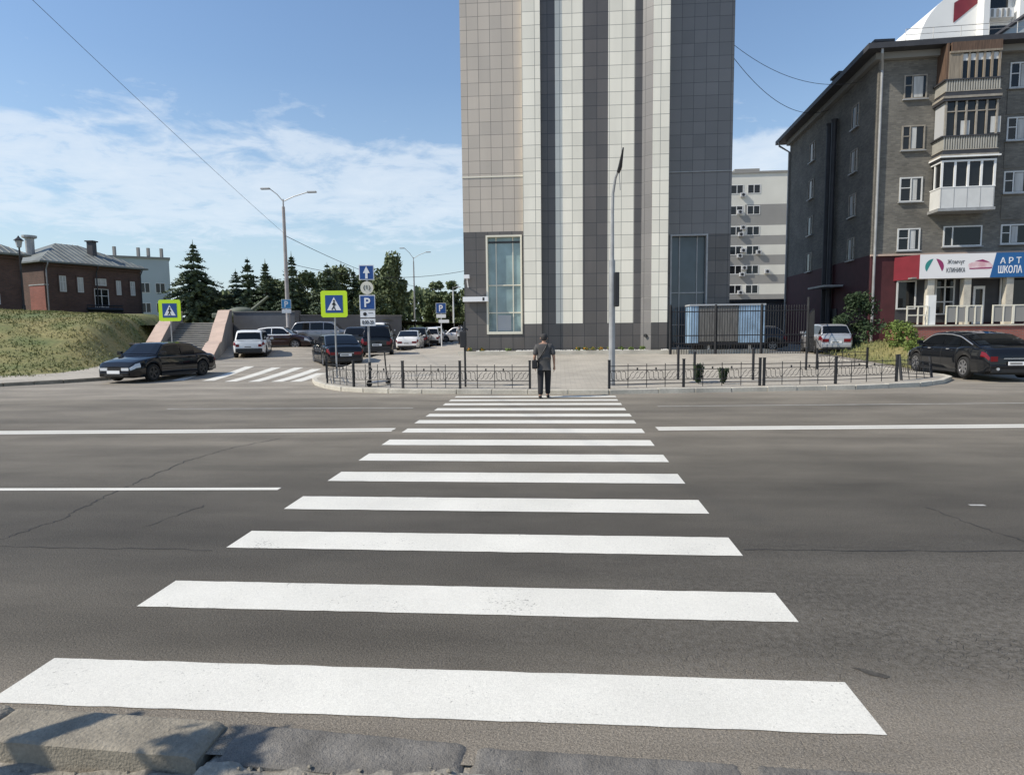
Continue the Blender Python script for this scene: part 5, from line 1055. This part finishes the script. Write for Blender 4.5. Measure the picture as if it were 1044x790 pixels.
# ------------------------------------------------------------------ cars
def lerp(xs, ys, x): return float(np.interp(x, xs, ys))
def car(label, loc, heading, kind, paint, name='parked_car', group='cars parked in the side street', L=4.5, W=1.76, H=1.43, rim='rim', roofpaint=None, moving=False, plate=True, plates='both'):
    """local frame: +Y is forward, X across; heading rotates about Z"""
    t = thing(name, label, 'car', loc, heading, group)
    sedan = kind == 'sedan'; suv = kind == 'suv'; fast = kind == 'coupe'
    wr = .34 if suv else .315 if not fast else .345; arch = wr + .055
    yr, yf = (.21 * L, .80 * L) if sedan else (.19 * L, .80 * L)
    if fast: yr, yf = .215 * L, .815 * L
    belt = H * (.66 if sedan else .64); 
    if fast: belt = H * .685
    if suv: belt = H * .62
    hood = belt * (.86 if not suv else .93)
    if sedan: top = ([0, .015, .05, .2, .30, .68, .74, .9, .965, 1], [.70, .90, .97, 1.0, 1.0, 1.0, 1.0, hood / belt, hood / belt * .9, hood / belt * .70])
    elif fast: top = ([0, .02, .06, .2, .30, .66, .73, .9, .965, 1], [.74, .93, .99, 1.02, 1.0, .98, .97, .86, .78, .62])
    else: top = ([0, .01, .04, .2, .30, .68, .76, .9, .965, 1], [.80, .97, 1.0, 1.0, 1.0, 1.0, 1.0, hood / belt, hood / belt * .9, hood / belt * .7])
    plan = ([0, .02, .07, .2, .8, .93, .98, 1], [.80, .89, .955, 1, 1, .95, .86, .74])
    zlow = .19 if not suv else .26
    ns = 110
    def ztop(s): return belt * lerp(*top, s)
    def zbot(y):
        z = zlow + (.10 * max(0, 1 - y / .35) ** 1 if y < .35 else 0) + (.06 * max(0, 1 - (L - y) / .3) if L - y < .3 else 0)
        for yw in (yr, yf):
            if abs(y - yw) < arch: z = max(z, wr + math.sqrt(arch ** 2 - (y - yw) ** 2))
        return z
    sec = [(.0, .955), (.18, .985), (.45, 1.0), (.72, .99), (.88, .955), (.965, .90), (1.0, .80)]
    def spt(s, v, side=1, off=0.0):   # v 0..1 up the flank, 1..1.6 over the deck
        y = s * L; hw = W / 2 * lerp(*plan, s); zb = zbot(y); zt = ztop(s)
        if v <= 1: z = zb + (zt - zb) * v; x = hw * lerp([a for a, b in sec], [b for a, b in sec], v); z = z if v < 1 else zt
        else: k = (v - 1) / .6; x = hw * .80 * (1 - k); z = zt + .025 * math.sin(k * PI / 2)
        return (side * x + side * off, y - L / 2, z + (off if v > .97 else 0))
    vals = [0, .1, .25, .45, .62, .78, .88, .95, 1.0, 1.2, 1.4, 1.6]
    ys_ = sorted(set([i / ns for i in range(ns + 1)] + [(yw + sg * arch * .999) / L for yw in (yr, yf) for sg in (-1, 1)] + [(yw + sg * arch * 1.001) / L for yw in (yr, yf) for sg in (-1, 1)]))
    m = MB(); V = []; k = len(vals)
    for s in ys_:
        row = [spt(s, v, 1) for v in vals] + [spt(s, v, -1) for v in reversed(vals[:-1])]
        V += row
    R = 2 * k - 1
    F = [(i * R + j, i * R + j + 1, (i + 1) * R + j + 1, (i + 1) * R + j) for i in range(len(ys_) - 1) for j in range(R - 1)]
    F += [(i * R + R - 1, i * R, (i + 1) * R, (i + 1) * R + R - 1) for i in range(len(ys_) - 1)]
    F += [tuple(range(R))[::-1], tuple((len(ys_) - 1) * R + j for j in range(R))]
    m.add(V, F); body = m.build('body', paint, t, smooth=True)
    bev = body.modifiers.new('split', 'EDGE_SPLIT'); bev.split_angle = math.radians(38)
    # greenhouse
    if sedan: prof = ([.115, .20, .30, .40, .50, .58, .635, .755], [0, .42, .86, .98, 1, .985, .90, 0])
    elif fast: prof = ([.075, .18, .30, .42, .52, .60, .66, .80], [0, .42, .84, .985, 1, .97, .86, 0])
    elif suv: prof = ([.01, .04, .075, .11, .2, .45, .57, .635, .76], [0, .42, .84, .95, .99, 1, .97, .88, 0])
    else: prof = ([.015, .05, .10, .14, .25, .45, .58, .65, .79], [0, .40, .84, .94, .99, 1, .96, .86, 0])
    gh = H - belt; s0, s1 = prof[0][0], prof[0][-1]
    sm = np.linspace(s0, s1, 61); zr = np.interp(sm, *prof); kern = np.ones(3) / 3; zr2 = zr.copy(); zr2[2:-2] = np.convolve(zr, kern, 'same')[2:-2]
    def zroof(s): return belt + gh * float(np.interp(s, sm, zr2)) - .0
    tum = .36 if not suv else .27; wb = W / 2 * .925
    def hw_at(s, z): return (wb * lerp([0, .1, .3, .75, .85, 1], [.86, .95, 1, 1, .97, .9], s)) - (z - belt) * tum
    V = []; m = MB(); Rn = 9
    for s in sm:
        z1_ = zroof(s); zs = max(belt - .03, z1_ - .07); b0 = belt - .06
        h1 = hw_at(s, zs); rowp = [(hw_at(s, belt), b0), (hw_at(s, belt + (zs - belt) * .5), belt + (zs - belt) * .5), (h1, zs), (h1 - .035, max(b0, z1_ - .025)), (h1 * .62, max(b0, z1_ + .005))]
        row = [(x, s * L - L / 2, z) for x, z in rowp]; row += [(-x, s * L - L / 2, z) for x, z in reversed(rowp)]; V += row
    Rn = 10
    m.add(V, [(i * Rn + j, i * Rn + j + 1, (i + 1) * Rn + j + 1, (i + 1) * Rn + j) for i in range(60) for j in range(Rn - 1)]); cab = m.build('roof', roofpaint or paint, t, smooth=True)
    es = cab.modifiers.new('split', 'EDGE_SPLIT'); es.split_angle = math.radians(38)
    # side glass
    pill = [.47] if not suv else [.30, .50]
    if fast: pill = [.27, .475]
    lo = belt + .03
    edges = [s0 + .02] + pill + [s1 - .01]
    for side in (1, -1):
        for a, b in zip(edges[:-1], edges[1:]):
            pts = []
            n = 26; top_ = []; bot_ = []
            for i in range(n + 1):
                s = a + .006 + (b - a - .012) * i / n; zt = zroof(s) - .095
                if zt > lo + .03: top_.append((s, zt)); bot_.append((s, lo))
            if len(top_) < 3: continue
            mm = MB(); c = len(top_); P = lambda s, z: (side * (hw_at(s, z) + .006), s * L - L / 2, z)
            mm.add([P(*q) for q in bot_] + [P(*q) for q in top_], [(i, i + 1, c + i + 1, c + i) for i in range(c - 1)]); mm.build('side_window', 'cglass', t)
        if fast or paint in ('cdark', 'cgrey', 'cbrown'):
            mm = MB(); q = []
            for i in range(31):
                s = edges[0] + .01 + (edges[-1] - edges[0] - .03) * i / 30; z = zroof(s) - .082
                if z > lo: q.append((side * (hw_at(s, z) + .01), s * L - L / 2, z))
            mm.tube(q, .018 if fast else .010, 5); mm.build('window_trim', 'chrome', t)
    # windscreen and rear window
    def strip(sa, sb, nm, mat='cglass'):
        mm = MB(); V = []; n = 16; cnt = 0
        for i in range(n + 1):
            s = sa + (sb - sa) * i / n; z = zroof(s)
            if z < belt + .035: continue
            ds = .004; dz_ = (zroof(s + ds) - zroof(s - ds)) / (2 * ds * L); nn = Vector((0, -dz_, 1)).normalized() * .014
            hw = hw_at(s, max(belt, z - .07)) - .075
            V += [(hw * f, s * L - L / 2 + nn.y, z + nn.z + (.006 if abs(f) < .9 else -.014)) for f in (-1, -.6, 0, .6, 1)]; cnt += 1
        mm.add(V, [(i * 5 + j, i * 5 + j + 1, (i + 1) * 5 + j + 1, (i + 1) * 5 + j) for i in range(cnt - 1) for j in range(4)]); return mm.build(nm, mat, t)
    strip(s1 - (.128 if sedan else .135), s1 - .006, 'windscreen'); 
    strip(s0 + .004, s0 + (.19 if sedan else .21 if fast else .058 if suv else .078), 'rear_window')
    # lights on the corners
    def patch(sa, sb, va, vb, side, nm, mat, off=.008, n=8):
        mm = MB(); mm.add([spt(sa + (sb - sa) * i / n, va + (vb - va) * j / 4, side, off) for i in range(n + 1) for j in range(5)], [(i * 5 + j, i * 5 + j + 1, (i + 1) * 5 + j + 1, (i + 1) * 5 + j) for i in range(n) for j in range(4)]); return mm.build(nm, mat, t, smooth=True)
    for side in (1, -1):
        patch(.93, .999, .62, .90, side, 'headlight', 'headl'); patch(.001, .045 if not fast else .05, .62 if not fast else .66, .86 if sedan or fast else .92, side, 'tail_light', 'taill')
        hwf = W / 2 * .74
        zt = ztop(1); zb = zbot(L)
        mm = MB(); mm.box(side * hwf * .45, side * hwf * .93, L / 2, L / 2 + .012, zb + (zt - zb) * .60, zb + (zt - zb) * .92); mm.build('headlight', 'headl', t)
        hwr = W / 2 * .80; zt = ztop(0); zb = zbot(0)
        mm = MB(); mm.box(side * hwr * (.50 if not (suv or fast) else .70), side * hwr * .96, -L / 2 - .012, -L / 2, zb + (zt - zb) * .62, zb + (zt - zb) * .96); mm.build('tail_light', 'taill', t)
        mm = MB(); mm.tube([(side * (W / 2 * .93), .235 * L - .05, belt + .05), (side * (W / 2 + .10), .235 * L - .08, belt + .08)], [.02, .03], 6); mm.box(side * (W / 2 + .0), side * (W / 2 + .17), .235 * L - .16, .235 * L - .05, belt + .02, belt + .15); mm.build('mirror', paint, t, bevel=.02)
        for yy_ in (.10 * L, -.13 * L): mm = MB(); mm.box(side * (W / 2 - .004), side * (W / 2 + .022), yy_, yy_ + .16, belt - .12, belt - .09); mm.build('door_handle', 'chrome' if fast else paint, t)
        mm = MB()
        for sy in ((.74, .475, .24) if not fast else (.72, .475, .30)):
            q = [spt(sy, v, side, .003) for v in (.15, .45, .72, .88, .95)]
            if abs(sy * L - yr) < arch: q = [spt(sy, v, side, .003) for v in (.45, .72, .88, .95)]
            mm.tube(q, .0045, 4, cap=False)
        mm.build('door_gap', 'plastic', t)
        mm = MB(); mm.box(side * (W / 2 * .93), side * (W / 2 * .99), yr - L / 2 + arch, yf - L / 2 - arch, zlow - .03, zlow + .06); mm.build('sill', 'plastic', t)
    zt = ztop(0); zb = zbot(0); hwr = W / 2 * .8
    mm = MB(); mm.box(-hwr * .99, hwr * .99, -L / 2 - .06, -L / 2 + .02, zb - .02, zb + (zt - zb) * .42); mm.build('rear_bumper', paint if not suv else 'plastic', t, bevel=.03)
    mm = MB(); mm.box(-hwr * .95, hwr * .95, -L / 2 - .065, -L / 2 + .0, zb - .05, zb + .06); mm.build('bumper_trim', 'plastic', t)
    if plate:
        mm = MB(); zp = zb + (zt - zb) * (.62 if not fast else .5); mm.box(-.26, .26, -L / 2 - .022 - (.05 if fast else 0), -L / 2 - .0 - (.05 if fast else 0), zp - .056, zp + .056); p_ = mm.build('licence_plate', 'signwhite', t)
        mm = MB(); mm.box(-.22, .12, -L / 2 - .026 - (.05 if fast else 0), -L / 2 - .0225 - (.05 if fast else 0), zp - .03, zp + .03); mm.build('plate_characters', 'greyband', p_)
    if fast or sedan: mm = MB(); mm.box(-.36, .36, -L / 2 - .016, -L / 2, zb + (zt - zb) * .80, zb + (zt - zb) * .84); mm.build('trunk_trim', 'chrome', t)
    if fast:
        for sx in (-1, 1): mm = MB(); mm.tube([(sx * .55, -L / 2 - .09, zb + .06), (sx * .55, -L / 2 + .1, zb + .06)], .045, 10); mm.build('exhaust', 'chrome', t)
    zt = ztop(1); zb = zbot(L); hwf = W / 2 * .74
    mm = MB(); mm.box(-hwf * .95, hwf * .95, L / 2 - .02, L / 2 + .05, zb - .04, zb + (zt - zb) * .46); mm.build('front_bumper', paint, t, bevel=.03)
    mm = MB(); mm.box(-hwf * .40, hwf * .40, L / 2, L / 2 + .016, zb + (zt - zb) * .60, zb + (zt - zb) * .90); mm.build('grille', 'plastic', t); mm = MB(); mm.box(-hwf * .6, hwf * .6, L / 2 + .04, L / 2 + .054, zb + .0, zb + (zt - zb) * .22); mm.build('air_intake', 'plastic', t)
    mm = MB(); mm.box(-.26, .26, L / 2 + .05, L / 2 + .062, zb + (zt - zb) * .26, zb + (zt - zb) * .26 + .11); mm.build('licence_plate', 'signwhite', t)
    # underbody and wheel wells
    mm = MB(); mm.box(-W / 2 + .28, W / 2 - .28, -L / 2 + .2, L / 2 - .2, zlow - .03, zlow + .2); mm.build('underbody', 'plastic', t)
    mm = MB()
    for yw in (yr, yf): mm.box(-W / 2 + .26, W / 2 - .26, yw - L / 2 - arch, yw - L / 2 + arch, zlow, wr + arch + .01)
    mm.build('wheel_well', 'plastic', t)
    for yw in (yr, yf):
        for side in (1, -1):
            mm = MB(); xo = side * (W / 2 - .02); xi = side * (W / 2 - .22); c = yw - L / 2
            ring = [(xi, wr * .7), (xi, wr * .93), (xi + side * .03, wr), (xo - side * .03, wr), (xo, wr * .94), (xo, wr * .70), (xo - side * .03, wr * .66)]
            V = []; n = 28
            for i in range(n):
                a = 2 * PI * i / n; V += [(x, c + q * math.cos(a), wr + q * math.sin(a)) for x, q in ring]
            k_ = len(ring); mm.add(V, [(i * k_ + j, ((i + 1) % n) * k_ + j, ((i + 1) % n) * k_ + j + 1, i * k_ + j + 1) for i in range(n) for j in range(k_ - 1)])
            wh = mm.build('wheel', 'tyre', t, smooth=True)
            mm = MB(); mm.disc((xo - side * .055, c, wr), wr * .68, (1, 0, 0), .02, 24); mm.build('brake_disc', 'plastic', wh)
            mm = MB()
            V = []; n = 28
            for i in range(n):
                a = 2 * PI * i / n; V += [(x, c + q * math.cos(a), wr + q * math.sin(a)) for x, q in ((xo - side * .03, wr * .69), (xo - side * .002, wr * .69), (xo - side * .004, wr * .60), (xo - side * .03, wr * .59))]
            mm.add(V, [(i * 4 + j, ((i + 1) % n) * 4 + j, ((i + 1) % n) * 4 + j + 1, i * 4 + j + 1) for i in range(n) for j in range(3)])
            nsp = 5 if not fast else 7
            for i in range(nsp):
                a = 2 * PI * i / nsp + .3; da = .20; V = [(xo - side * .012, c + wr * q * math.cos(a + w_), wr + wr * q * math.sin(a + w_)) for q, w_ in ((.1, -1.0), (.1, 1.0), (.62, da), (.62, -da))]
                V += [(x - side * .02, y, z) for x, y, z in V]; mm.add(V, [(0, 1, 2, 3), (0, 4, 5, 1), (1, 5, 6, 2), (3, 2, 6, 7), (0, 3, 7, 4)])
            mm.disc((xo - side * .012, c, wr), wr * .16, (1, 0, 0), .016, 12); mm.build('rim', rim, wh)
    return t
H_ = math.radians
car('black sedan nosing out of the side street towards the road', (-15.55, 23.6, .03), H_(180 - 7), 'sedan', 'cblack', 'sedan_car', None, 4.55, 1.72, 1.40, 'rimdark')
car('black luxury sedan with silver window trim parked at the right photo edge, rear light visible', (13.95, 22.9, .06), H_(-3), 'coupe', 'cblack', 'sedan_car', None, 5.1, 1.9, 1.48, 'rim')
car('silver hatchback parked at the yard entrance right of the black fence', (14.5, 36.2, .32), H_(-7), 'hatch', 'csilver', 'hatchback_car', None, 4.3, 1.78, 1.56)
car('small white crossover seen from behind in front of the granite wall', (-18.25, 36.5, .32), H_(20), 'suv', 'cwhite', 'hatchback_car', None, 4.1, 1.8, 1.58, 'rimdark')
GP = 'cars parked in the side street'
car('dark brown sedan with pale roof seen side-on behind the white crossover', (-18.9, 41.2, .62), H_(-82), 'sedan', 'cbrown', 'sedan_car', GP, 4.6, 1.78, 1.47, roofpaint='cwhite')
car('blue grey station SUV seen side-on against the granite wall', (-17.0, 45.0, .82), H_(-80), 'suv', 'cgrey', 'suv_car', GP, 4.7, 1.85, 1.66)
car('black sedan, nearest of the parked row, behind the corner fence', (-10.95, 30.3, .16), H_(30), 'sedan', 'cblack', 'sedan_car', GP, 4.75, 1.8, 1.47)
car('black off-road wagon behind the stacked sign pole', (-10.75, 36.6, .3), H_(16), 'suv', 'cblack', 'suv_car', GP, 4.5, 1.85, 1.80)
car('white sedan parked behind the black off-road wagon, rear facing the road', (-11.4, 47.6, .3), H_(7), 'sedan', 'cwhite', 'sedan_car', GP, 4.5, 1.78, 1.46)
car('white high-roofed van-like car in the next lane, left of the white sedan', (-14.3, 49.5, .55), H_(7), 'suv', 'cwhite', 'suv_car', GP, 4.7, 1.85, 1.85)
car('dark grey SUV parked just beyond the white sedan', (-12.0, 53.6, .3), H_(7), 'suv', 'cdark', 'suv_car', GP, 4.6, 1.85, 1.70)
car('dark estate car beyond the dark grey SUV, partly hidden', (-12.4, 60, .3), H_(7), 'suv', 'cblack', 'suv_car', GP, 4.6, 1.8, 1.68)
car('white hatchback far along the row, roof showing above the dark cars', (-13.2, 67, .5), H_(8), 'hatch', 'cwhite', 'hatchback_car', GP, 4.2, 1.8, 1.62)
car('silver hatchback far away near the small parking sign', (-10.5, 66, .45), H_(80), 'hatch', 'csilver', 'hatchback_car', GP, 4.2, 1.8, 1.6)
car('white SUV far away beside the tower corner', (-7.9, 72, .45), H_(86), 'suv', 'cwhite', 'suv_car', GP, 4.6, 1.85, 1.8)
car('black hatchback in the second lane beyond the black off-road wagon', (-13.9, 43.2, .45), H_(9), 'hatch', 'cdark', 'hatchback_car', GP, 4.3, 1.8, 1.6)
car('white estate car between two dark cars halfway down the row', (-11.7, 57.3, .3), H_(8), 'suv', 'cwhite', 'suv_car', GP, 4.6, 1.8, 1.72)
car('silver sedan deep in the row, second lane', (-14.9, 57.5, .5), H_(8), 'sedan', 'csilver', 'sedan_car', GP, 4.6, 1.8, 1.5)
car('dark sedan far away in front of the tower corner', (-6.6, 62, .3), H_(84), 'sedan', 'cdark', 'sedan_car', GP, 4.6, 1.8, 1.5)
car('dark car hidden behind the yard fence bars right of the blue trailer', (11.6, 40.5, .3), H_(80), 'hatch', 'cdark', 'hatchback_car', None, 4.3, 1.78, 1.5)
car('grey hatchback in the yard shade between fence and silver hatchback', (13.9, 47.5, .3), H_(20), 'hatch', 'cgrey', 'hatchback_car', None, 4.3, 1.78, 1.5)

# ------------------------------------------------------------------ the walking man, seen from behind
def skin_mesh(joints, edges, root, sub=2):
    me = bpy.data.meshes.new('s'); me.from_pydata([j[0] for j in joints], edges, []); o = bpy.data.objects.new('s', me); COL.objects.link(o)
    o.modifiers.new('skin', 'SKIN'); 
    for i, v in enumerate(me.skin_vertices[0].data): v.radius = joints[i][1]; v.use_root = (i == root)
    sb = o.modifiers.new('sub', 'SUBSURF'); sb.levels = sub; sb.render_levels = sub
    bpy.context.view_layer.update(); dg = bpy.context.evaluated_depsgraph_get(); r_ = bpy.data.meshes.new_from_object(o.evaluated_get(dg)); bpy.data.objects.remove(o)
    return r_
def link_mesh(me, name, mat, par):
    o = bpy.data.objects.new(name, me); COL.objects.link(o); me.materials.clear(); me.materials.append(MT[mat]); o.parent = par
    for p in me.polygons: p.use_smooth = True
    return o
def make_person(label, loc, rz, sc, shirt='shirt', trousers='trousers', bag=True):
    t = thing('person', label, 'person', loc, rz); t.scale = (sc, sc, sc)
    # joints in metres for a 1.72 m figure, facing +Y, mid-stride: right leg forward
    J = [((0, 0, .95), (.12, .085)), ((0, 0, 1.10), (.145, .105)), ((0, .01, 1.27), (.165, .115)), ((0, .0, 1.40), (.15, .10)), ((0, .02, 1.49), (.055, .055)), ((0, .03, 1.54), (.055, .058)),
         ((0, .04, 1.60), (.078, .092)), ((0, .045, 1.67), (.078, .09)), ((0, .035, 1.72), (.045, .055)),
         ((-.18, -.01, 1.41), (.062, .062)), ((-.235, -.03, 1.20), (.050, .050)), ((-.26, -.02, 1.10), (.042, .042)), ((-.25, .10, .90), (.030, .026)), ((-.245, .13, .84), (.028, .03)),
         ((.18, 0, 1.41), (.062, .062)), ((.245, -.03, 1.20), (.050, .050)), ((.265, -.02, 1.10), (.042, .042)), ((.275, .02, .88), (.030, .026)), ((.275, .03, .82), (.028, .03)),
         ((-.095, -.01, .88), (.095, .1)), ((-.10, -.06, .50), (.062, .066)), ((-.10, -.15, .28), (.055, .058)), ((-.105, -.20, .09), (.038, .042)), ((-.11, -.19, .045), (.04, .04)), ((-.125, -.07, .03), (.042, .03)),
         ((.095, .02, .88), (.095, .1)), ((.10, .06, .50), (.062, .066)), ((.095, .05, .28), (.055, .058)), ((.095, .04, .09), (.038, .042)), ((.095, .03, .045), (.04, .04)), ((.11, .17, .03), (.042, .03))]
    E = [(0, 1), (1, 2), (2, 3), (3, 4), (4, 5), (5, 6), (6, 7), (7, 8), (3, 9), (9, 10), (10, 11), (11, 12), (12, 13), (3, 14), (14, 15), (15, 16), (16, 17), (17, 18), (0, 19), (19, 20), (20, 21), (21, 22), (22, 23), (23, 24), (0, 25), (25, 26), (26, 27), (27, 28), (28, 29), (29, 30)]
    link_mesh(skin_mesh(J, E, 0), 'body', 'skin', t)
    # hands: five fingers each, curled slightly
    for sx, (hx, hy, hz) in ((-1, (-.245, .13, .84)), (1, (.275, .03, .82))):
        mm = MB(); mm.tube([(hx, hy, hz + .03), (hx, hy + .004, hz - .02), (hx, hy + .012, hz - .06)], [.026, .034, .030], 8)
        for k in range(4):
            oy = (k - 1.5) * .018; l = (.058, .068, .064, .050)[k]; mm.tube([(hx, hy + oy + .012, hz - .055), (hx - sx * .004, hy + oy + .014, hz - .055 - l * .55), (hx - sx * .018, hy + oy + .014, hz - .055 - l)], [.009, .0085, .006], 6)
        mm.tube([(hx - sx * .01, hy + .03, hz - .01), (hx - sx * .02, hy + .05, hz - .04), (hx - sx * .026, hy + .05, hz - .065)], [.011, .0095, .007], 6)
        mm.build('hand', 'skin', t, smooth=True)
    # clothes: grown from the same skeleton with a little ease
    jt = [((0, .0, .86), (.16, .125)), ((0, .0, .93), (.19, .15)), ((0, 0, 1.07), (.192, .152)), ((0, .01, 1.25), (.205, .152)), ((0, .0, 1.385), (.172, .125)), ((0, .015, 1.455), (.085, .08)), ((-.185, -.01, 1.40), (.085, .082)), ((-.235, -.03, 1.235), (.078, .076)), ((-.25, -.028, 1.15), (.074, .072)), ((.185, 0, 1.40), (.085, .082)), ((.24, -.03, 1.235), (.078, .076)), ((.256, -.028, 1.15), (.074, .072))]
    link_mesh(skin_mesh(jt, [(0, 1), (1, 2), (2, 3), (3, 4), (4, 5), (4, 6), (6, 7), (7, 8), (4, 9), (9, 10), (10, 11)], 1), 'shirt', shirt, t)
    jp = [((0, 0, .97), (.150, .118)), ((0, 0, .90), (.158, .125)), ((-.095, -.01, .80), (.105, .112)), ((-.10, -.06, .50), (.084, .09)), ((-.10, -.15, .28), (.074, .08)), ((-.105, -.195, .085), (.07, .074)), ((.095, .02, .80), (.105, .112)), ((.10, .06, .50), (.084, .09)), ((.095, .05, .28), (.074, .08)), ((.095, .04, .085), (.07, .074))]
    link_mesh(skin_mesh(jp, [(0, 1), (1, 2), (2, 3), (3, 4), (4, 5), (1, 6), (6, 7), (7, 8), (8, 9)], 1), 'trousers', trousers, t)
    for fx, fy, fz in ((-.11, -.20, .0), (.10, .03, .0)):
        link_mesh(skin_mesh([((fx, fy - .05, fz + .045), (.046, .046)), ((fx + .0, fy + .06, fz + .04), (.05, .04)), ((fx + .01 * (1 if fx > 0 else -1), fy + .19, fz + .03), (.044, .028))], [(0, 1), (1, 2)], 1), 'shoe', 'bagm', t)
    mm = MB(); mm.tube([(0, .02, 1.555), (0, .02, 1.60), (0, .028, 1.65), (0, .03, 1.69), (0, .032, 1.725), (0, .034, 1.745)], [.062, .084, .098, .094, .068, .02], 16); mm.tube([(0, .08, 1.66), (0, .13, 1.655), (0, .18, 1.645)], [.07, .06, .03], 10); mm.build('cap', 'hair', t, smooth=True)
    # face, ears
    mm = MB(); 
    for sx in (-1, 1): mm.tube([(sx * .078, .04, 1.60), (sx * .094, .035, 1.605), (sx * .09, .035, 1.64)], [.012, .018, .012], 6)
    mm.tube([(0, .13, 1.62), (0, .155, 1.59), (0, .135, 1.58)], [.008, .016, .012], 6); mm.build('ears_and_nose', 'skin', t, smooth=True)
    mm = MB(); [mm.disc((sx * .032, .128, 1.635), .010, (0, 1, 0), .01, 8) for sx in (-1, 1)]; mm.tube([(-.025, .128, 1.555), (.025, .128, 1.555)], .005, 5); mm.build('eyes_and_mouth', 'hair', t)
    if bag:
        mm = MB(); mm.tube([(.10, -.05, 1.475), (.06, -.128, 1.40), (-.02, -.158, 1.26), (-.12, -.150, 1.10), (-.20, -.10, .98)], .018, 6); mm.tube([(.10, -.05, 1.475), (.08, .10, 1.42), (-.05, .165, 1.22), (-.17, .12, 1.02), (-.21, .03, .96)], .016, 6); st_ = mm.build('bag_strap', 'bagm', t)
        mm = MB(); mm.box(-.33, -.185, -.20, .08, .80, 1.03); mm.build('shoulder_bag', 'bagm', t, bevel=.025)
    return t
make_person('man in grey shirt with black shoulder bag walking away over the crossing', (-.43, 16.45, .0), 0.03, .955)
make_person('distant pedestrian in light shirt between the parked cars and the tower', (-9.3, 58, .42), .6, 1.0, 'curtain2', 'cbrownp' if 'cbrownp' in MT else 'trousers', False)

# ------------------------------------------------------------------ young street tree beside the photographer
yt = thing('young_street_tree', 'young street tree beside the photographer whose branches shade the kerb stones', 'tree', (-4.35, 1.3, -.06))
mm = MB(); T0 = Vector((-4.35, 1.3, -.06)); rel = lambda *p: tuple(Vector(p) - T0)
mm.tube([(0, 0, 0), (.03, .02, 1.0), rel(-4.05, 1.72, 1.52)], [.06, .055, .05], 10); mm.tube([rel(-4.05, 1.72, 1.52), rel(-3.95, 1.97, 1.78), rel(-3.9, 2.07, 1.88)], [.07, .055, .02], 8)
mm.tube([(.03, .02, 1.0), rel(-4.1, 1.4, 1.8), rel(-3.74, 1.58, 2.15), rel(-3.48, 1.9, 2.2)], [.05, .045, .035, .01], 8); mm.tube([(.03, .02, 1.0), (-.6, -1.0, 2.3), (-1.2, -1.8, 3.0)], [.045, .03, .01], 8); mm.build('trunk', 'bark', yt)
mm = MB(); rr = random.Random(2)
for i in range(700):
    if i < 170: c0 = Vector((-3.72, 1.62, 2.18)); sp_ = (.09, .09, .06)
    else: c0 = Vector((-5.6, -.6, 3.0)); sp_ = (.3, .3, .3)
    p = c0 + Vector((rr.gauss(0, sp_[0]), rr.gauss(0, sp_[1]), rr.gauss(0, sp_[2]))) - T0; a = Vector((rr.gauss(0, 1), rr.gauss(0, 1), rr.gauss(0, 1))).normalized() * .06; b = a.orthogonal().normalized() * .028
    mm.add([tuple(p - a), tuple(p + b), tuple(p + a), tuple(p - b)], [(0, 1, 2, 3)])
mm.build('crown', 'leafd', yt)
